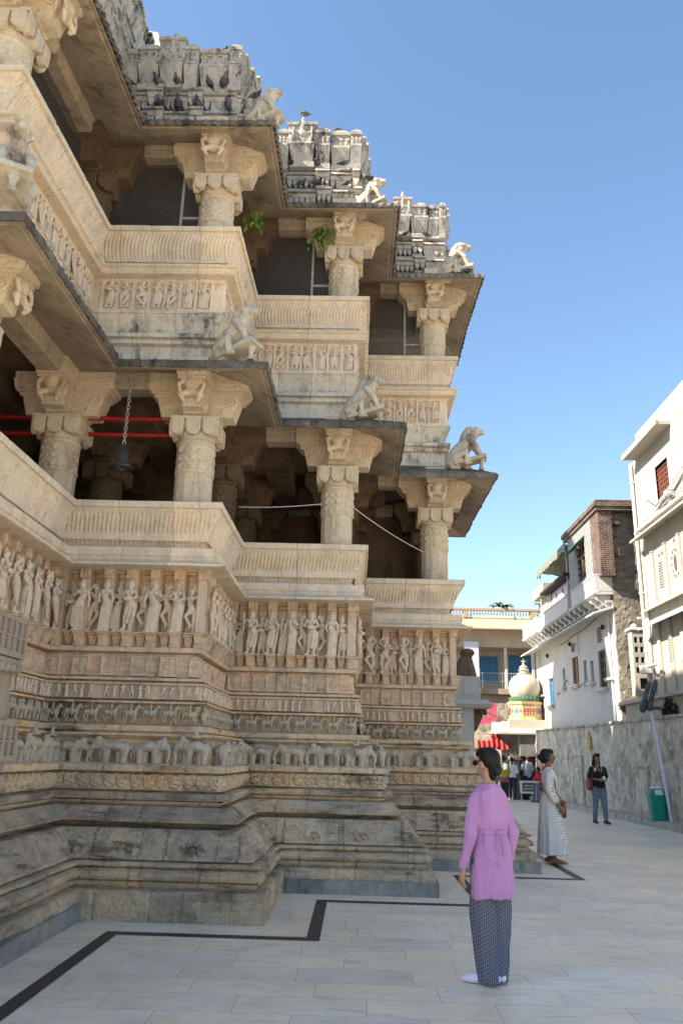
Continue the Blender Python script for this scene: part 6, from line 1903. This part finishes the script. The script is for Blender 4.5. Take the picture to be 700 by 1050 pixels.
person('woman in black v-neck top and grey jeans walking beside the courtyard wall', (6.22, 21.45, .008), 12, 1.02, 'skin3', 'hair', 'long', vox=.010, head_yaw=0,
       top=make_top([(.84, .178, .128, .0), (.86, .18, .13, .0), (.95, .168, .125, -.004), (1.05, .158, .122, -.006), (1.15, .172, .134, -.012), (1.24, .182, .128, -.006), (1.30, .178, .108, .002), (1.335, .13, .085, .01), (1.355, .095, .07, .01)], 'blackc', .066, .38, .02, 1.1, 't_shirt'),
       bottom=make_trousers('jean', .074, .052, .112, .07), shoe='sandal', feet=[(.08, -.12, 0, .05), (-.07, .16, 0, -.1)],
       armL=[(.17, 0, 1.30), (.235, .02, 1.07), (.11, -.20, 1.03), (.05, -.26, 1.05)], armR=[(-.17, 0, 1.30), (-.235, .02, 1.07), (-.11, -.20, 1.03), (-.04, -.26, 1.05)], extra=black_extra)

# --- small group by the shrine
tshirt = lambda m, hem=.86: make_top([(hem, .18, .128, 0), (.95, .166, .122, 0), (1.05, .158, .118, 0), (1.15, .172, .124, 0), (1.25, .184, .122, .0), (1.30, .178, .105, .004), (1.345, .11, .08, .008), (1.37, .07, .065, .004)], m, .066, .42, .02, 1.1)
def pinkband(t, HM):
    mb = MB(); mb.add(loft([ring(0, .0, z, rx, ry, 40, .03, 8, z*9) for z, rx, ry in ((.66, .20, .155), (.76, .195, .15), (.86, .18, .135))])); ob('skirt', mb, M['pinkw'], t, True)
G = 'people gathered by the shrine'
person('person in yellow green top seen from behind by the red doors', (5.68, 31.9, .008), 178, .98, 'skin2', 'hair', 'bun', G, .016, top=tshirt('mustard', .80), bottom=make_trousers('djean', .085, .07, .115), shoe='sandal', extra=pinkband)
person('person in white top and dark trousers between yellow top and pale shirt', (6.12, 32.6, .008), 165, .95, 'skin2', 'hair', 'low', G, .016, top=tshirt('whitec'), bottom=make_trousers('djean'), shoe='sandal')
person('grey haired man in pale blue shirt and dark jeans seen from behind', (6.78, 32.9, .008), 200, 1.04, 'skin2', 'greyhair', 'bald', G, .016, top=tshirt('paleblue', .80), bottom=make_trousers('djean', .085, .07, .12), shoe='sandal',
       armL=[(.17, 0, 1.30), (.25, -.02, 1.08), (.15, -.20, 1.05), (.08, -.26, 1.07)])
person('person in pale grey shirt half hidden behind the lilac woman', (5.20, 31.5, .008), 170, .94, 'skin2', 'hair', 'low', G, .016, top=tshirt('whitec'), bottom=make_trousers('jean'), shoe='sandal')

# seated woman with a red scarf, on a low stone block
def seated(label, loc, face, topm, legm, scarf=None):
    t = empty('person', loc, R(face)); tag(t, label, 'person', G)
    mb = MB()
    HM = Matrix.Translation((0, -.20, 1.02)) @ Matrix.Rotation(R(20), 4, 'X')
    mb.add(ell((0, .012, .125), (.073, .092, .098), None, 16, 10), HM); mb.add(ell((0, -.04, .05), (.05, .05, .055), None, 12, 8), HM); mb.add(tube([(0, -.083, .115), (0, -.104, .075)], [.011, .016], 8), HM)
    mb.add(tube([(0, -.10, .95), (0, -.19, 1.08)], [.06, .05], 10))
    mb.add(tube([(0, .05, .50), (0, .0, .70), (0, -.09, .90)], [.14, .12, .13], 14))
    for q in (-1, 1):
        mb.add(tube([(q*.09, .03, .50), (q*.10, -.40, .52), (q*.09, -.40, .09)], [.085, .06, .036], 12))
        mb.add(tube([(q*.09, -.37, .04), (q*.10, -.56, .03)], [.036, .025], 10))
        A = [(q*.17, -.08, .90), (q*.22, -.22, .70), (q*.10, -.40, .64)]
        mb.add(tube(A, [.045, .04, .026], 10)); hand(mb, A[2], (q*.05, -.48, .62), q)
    ob('body', remesh(mb, .016, 2), M['skin2'], t)
    mb = MB(); mb.add(ell((0, .035, .138), (.086, .098, .10), None, 16, 10), HM); mb.add(ell((0, .11, .09), (.05, .05, .05)), HM); ob('hair', remesh(mb, .014, 2), M['hair'], t)
    mb = MB(); mb.add(tube([(0, .06, .46), (0, .01, .70), (0, -.09, .91)], [.165, .145, .14], 16))
    for q in (-1, 1): mb.add(tube([(q*.16, -.08, .90), (q*.225, -.21, .70)], [.07, .06], 12))
    ob('shirt', remesh(mb, .016, 2), M[topm], t)
    mb = MB()
    for q in (-1, 1): mb.add(tube([(q*.09, .03, .51), (q*.10, -.42, .53), (q*.09, -.41, .12)], [.11, .085, .06], 12))
    ob('trousers', remesh(mb, .016, 2), M[legm], t)
    if scarf:
        mb = MB(); mb.add(tube([(0, .12, 1.22), (.02, .16, 1.0), (.05, .18, .72), (.12, .16, .52)], [.09, .13, .15, .13], 12)); mb.add(tube([(-.1, -.1, 1.02), (-.2, -.16, .75), (-.24, -.3, .55)], [.07, .1, .12], 10)); ob('scarf', remesh(mb, .016, 2), M[scarf], t)
    return t
seated('seated person with bright red scarf bending beside the small sign', (7.02, 31.4, .0), -55, 'redcl', 'jean', 'redcl')
seated('seated person in pale blue top partly hidden by the dotted dress', (7.45, 30.4, .0), -80, 'paleblue', 'djean')
mb = MB(); mb.add(box(6.82, 31.2, .002, 7.25, 31.75, .40)); tag(bevel(ob('stone_block', mb, M['kerb']), .02), 'low stone block carrying the red scarfed sitter', 'stone block')
ch = empty('folding_chair', (7.45, 30.35, .002)); tag(ch, 'dark chair with high back beside the wall, behind the dotted dress', 'chair')
mb = MB(); mb.add(box(-.24, -.24, .38, .24, .24, .42)); ob('seat', mb, M['darkgrey'], ch)
mb = MB(); mb.add(box(.20, -.24, .42, .25, .24, 1.0)); bevel(ob('backrest', mb, M['darkgrey'], ch), .015)
for a in (-1, 1):
    for b in (-1, 1):
        mb = MB(); mb.add(tube([(a*.21, b*.21, .0), (a*.21, b*.21, .38)], .018, 8)); ob('leg', mb, M['darkgrey'], ch)
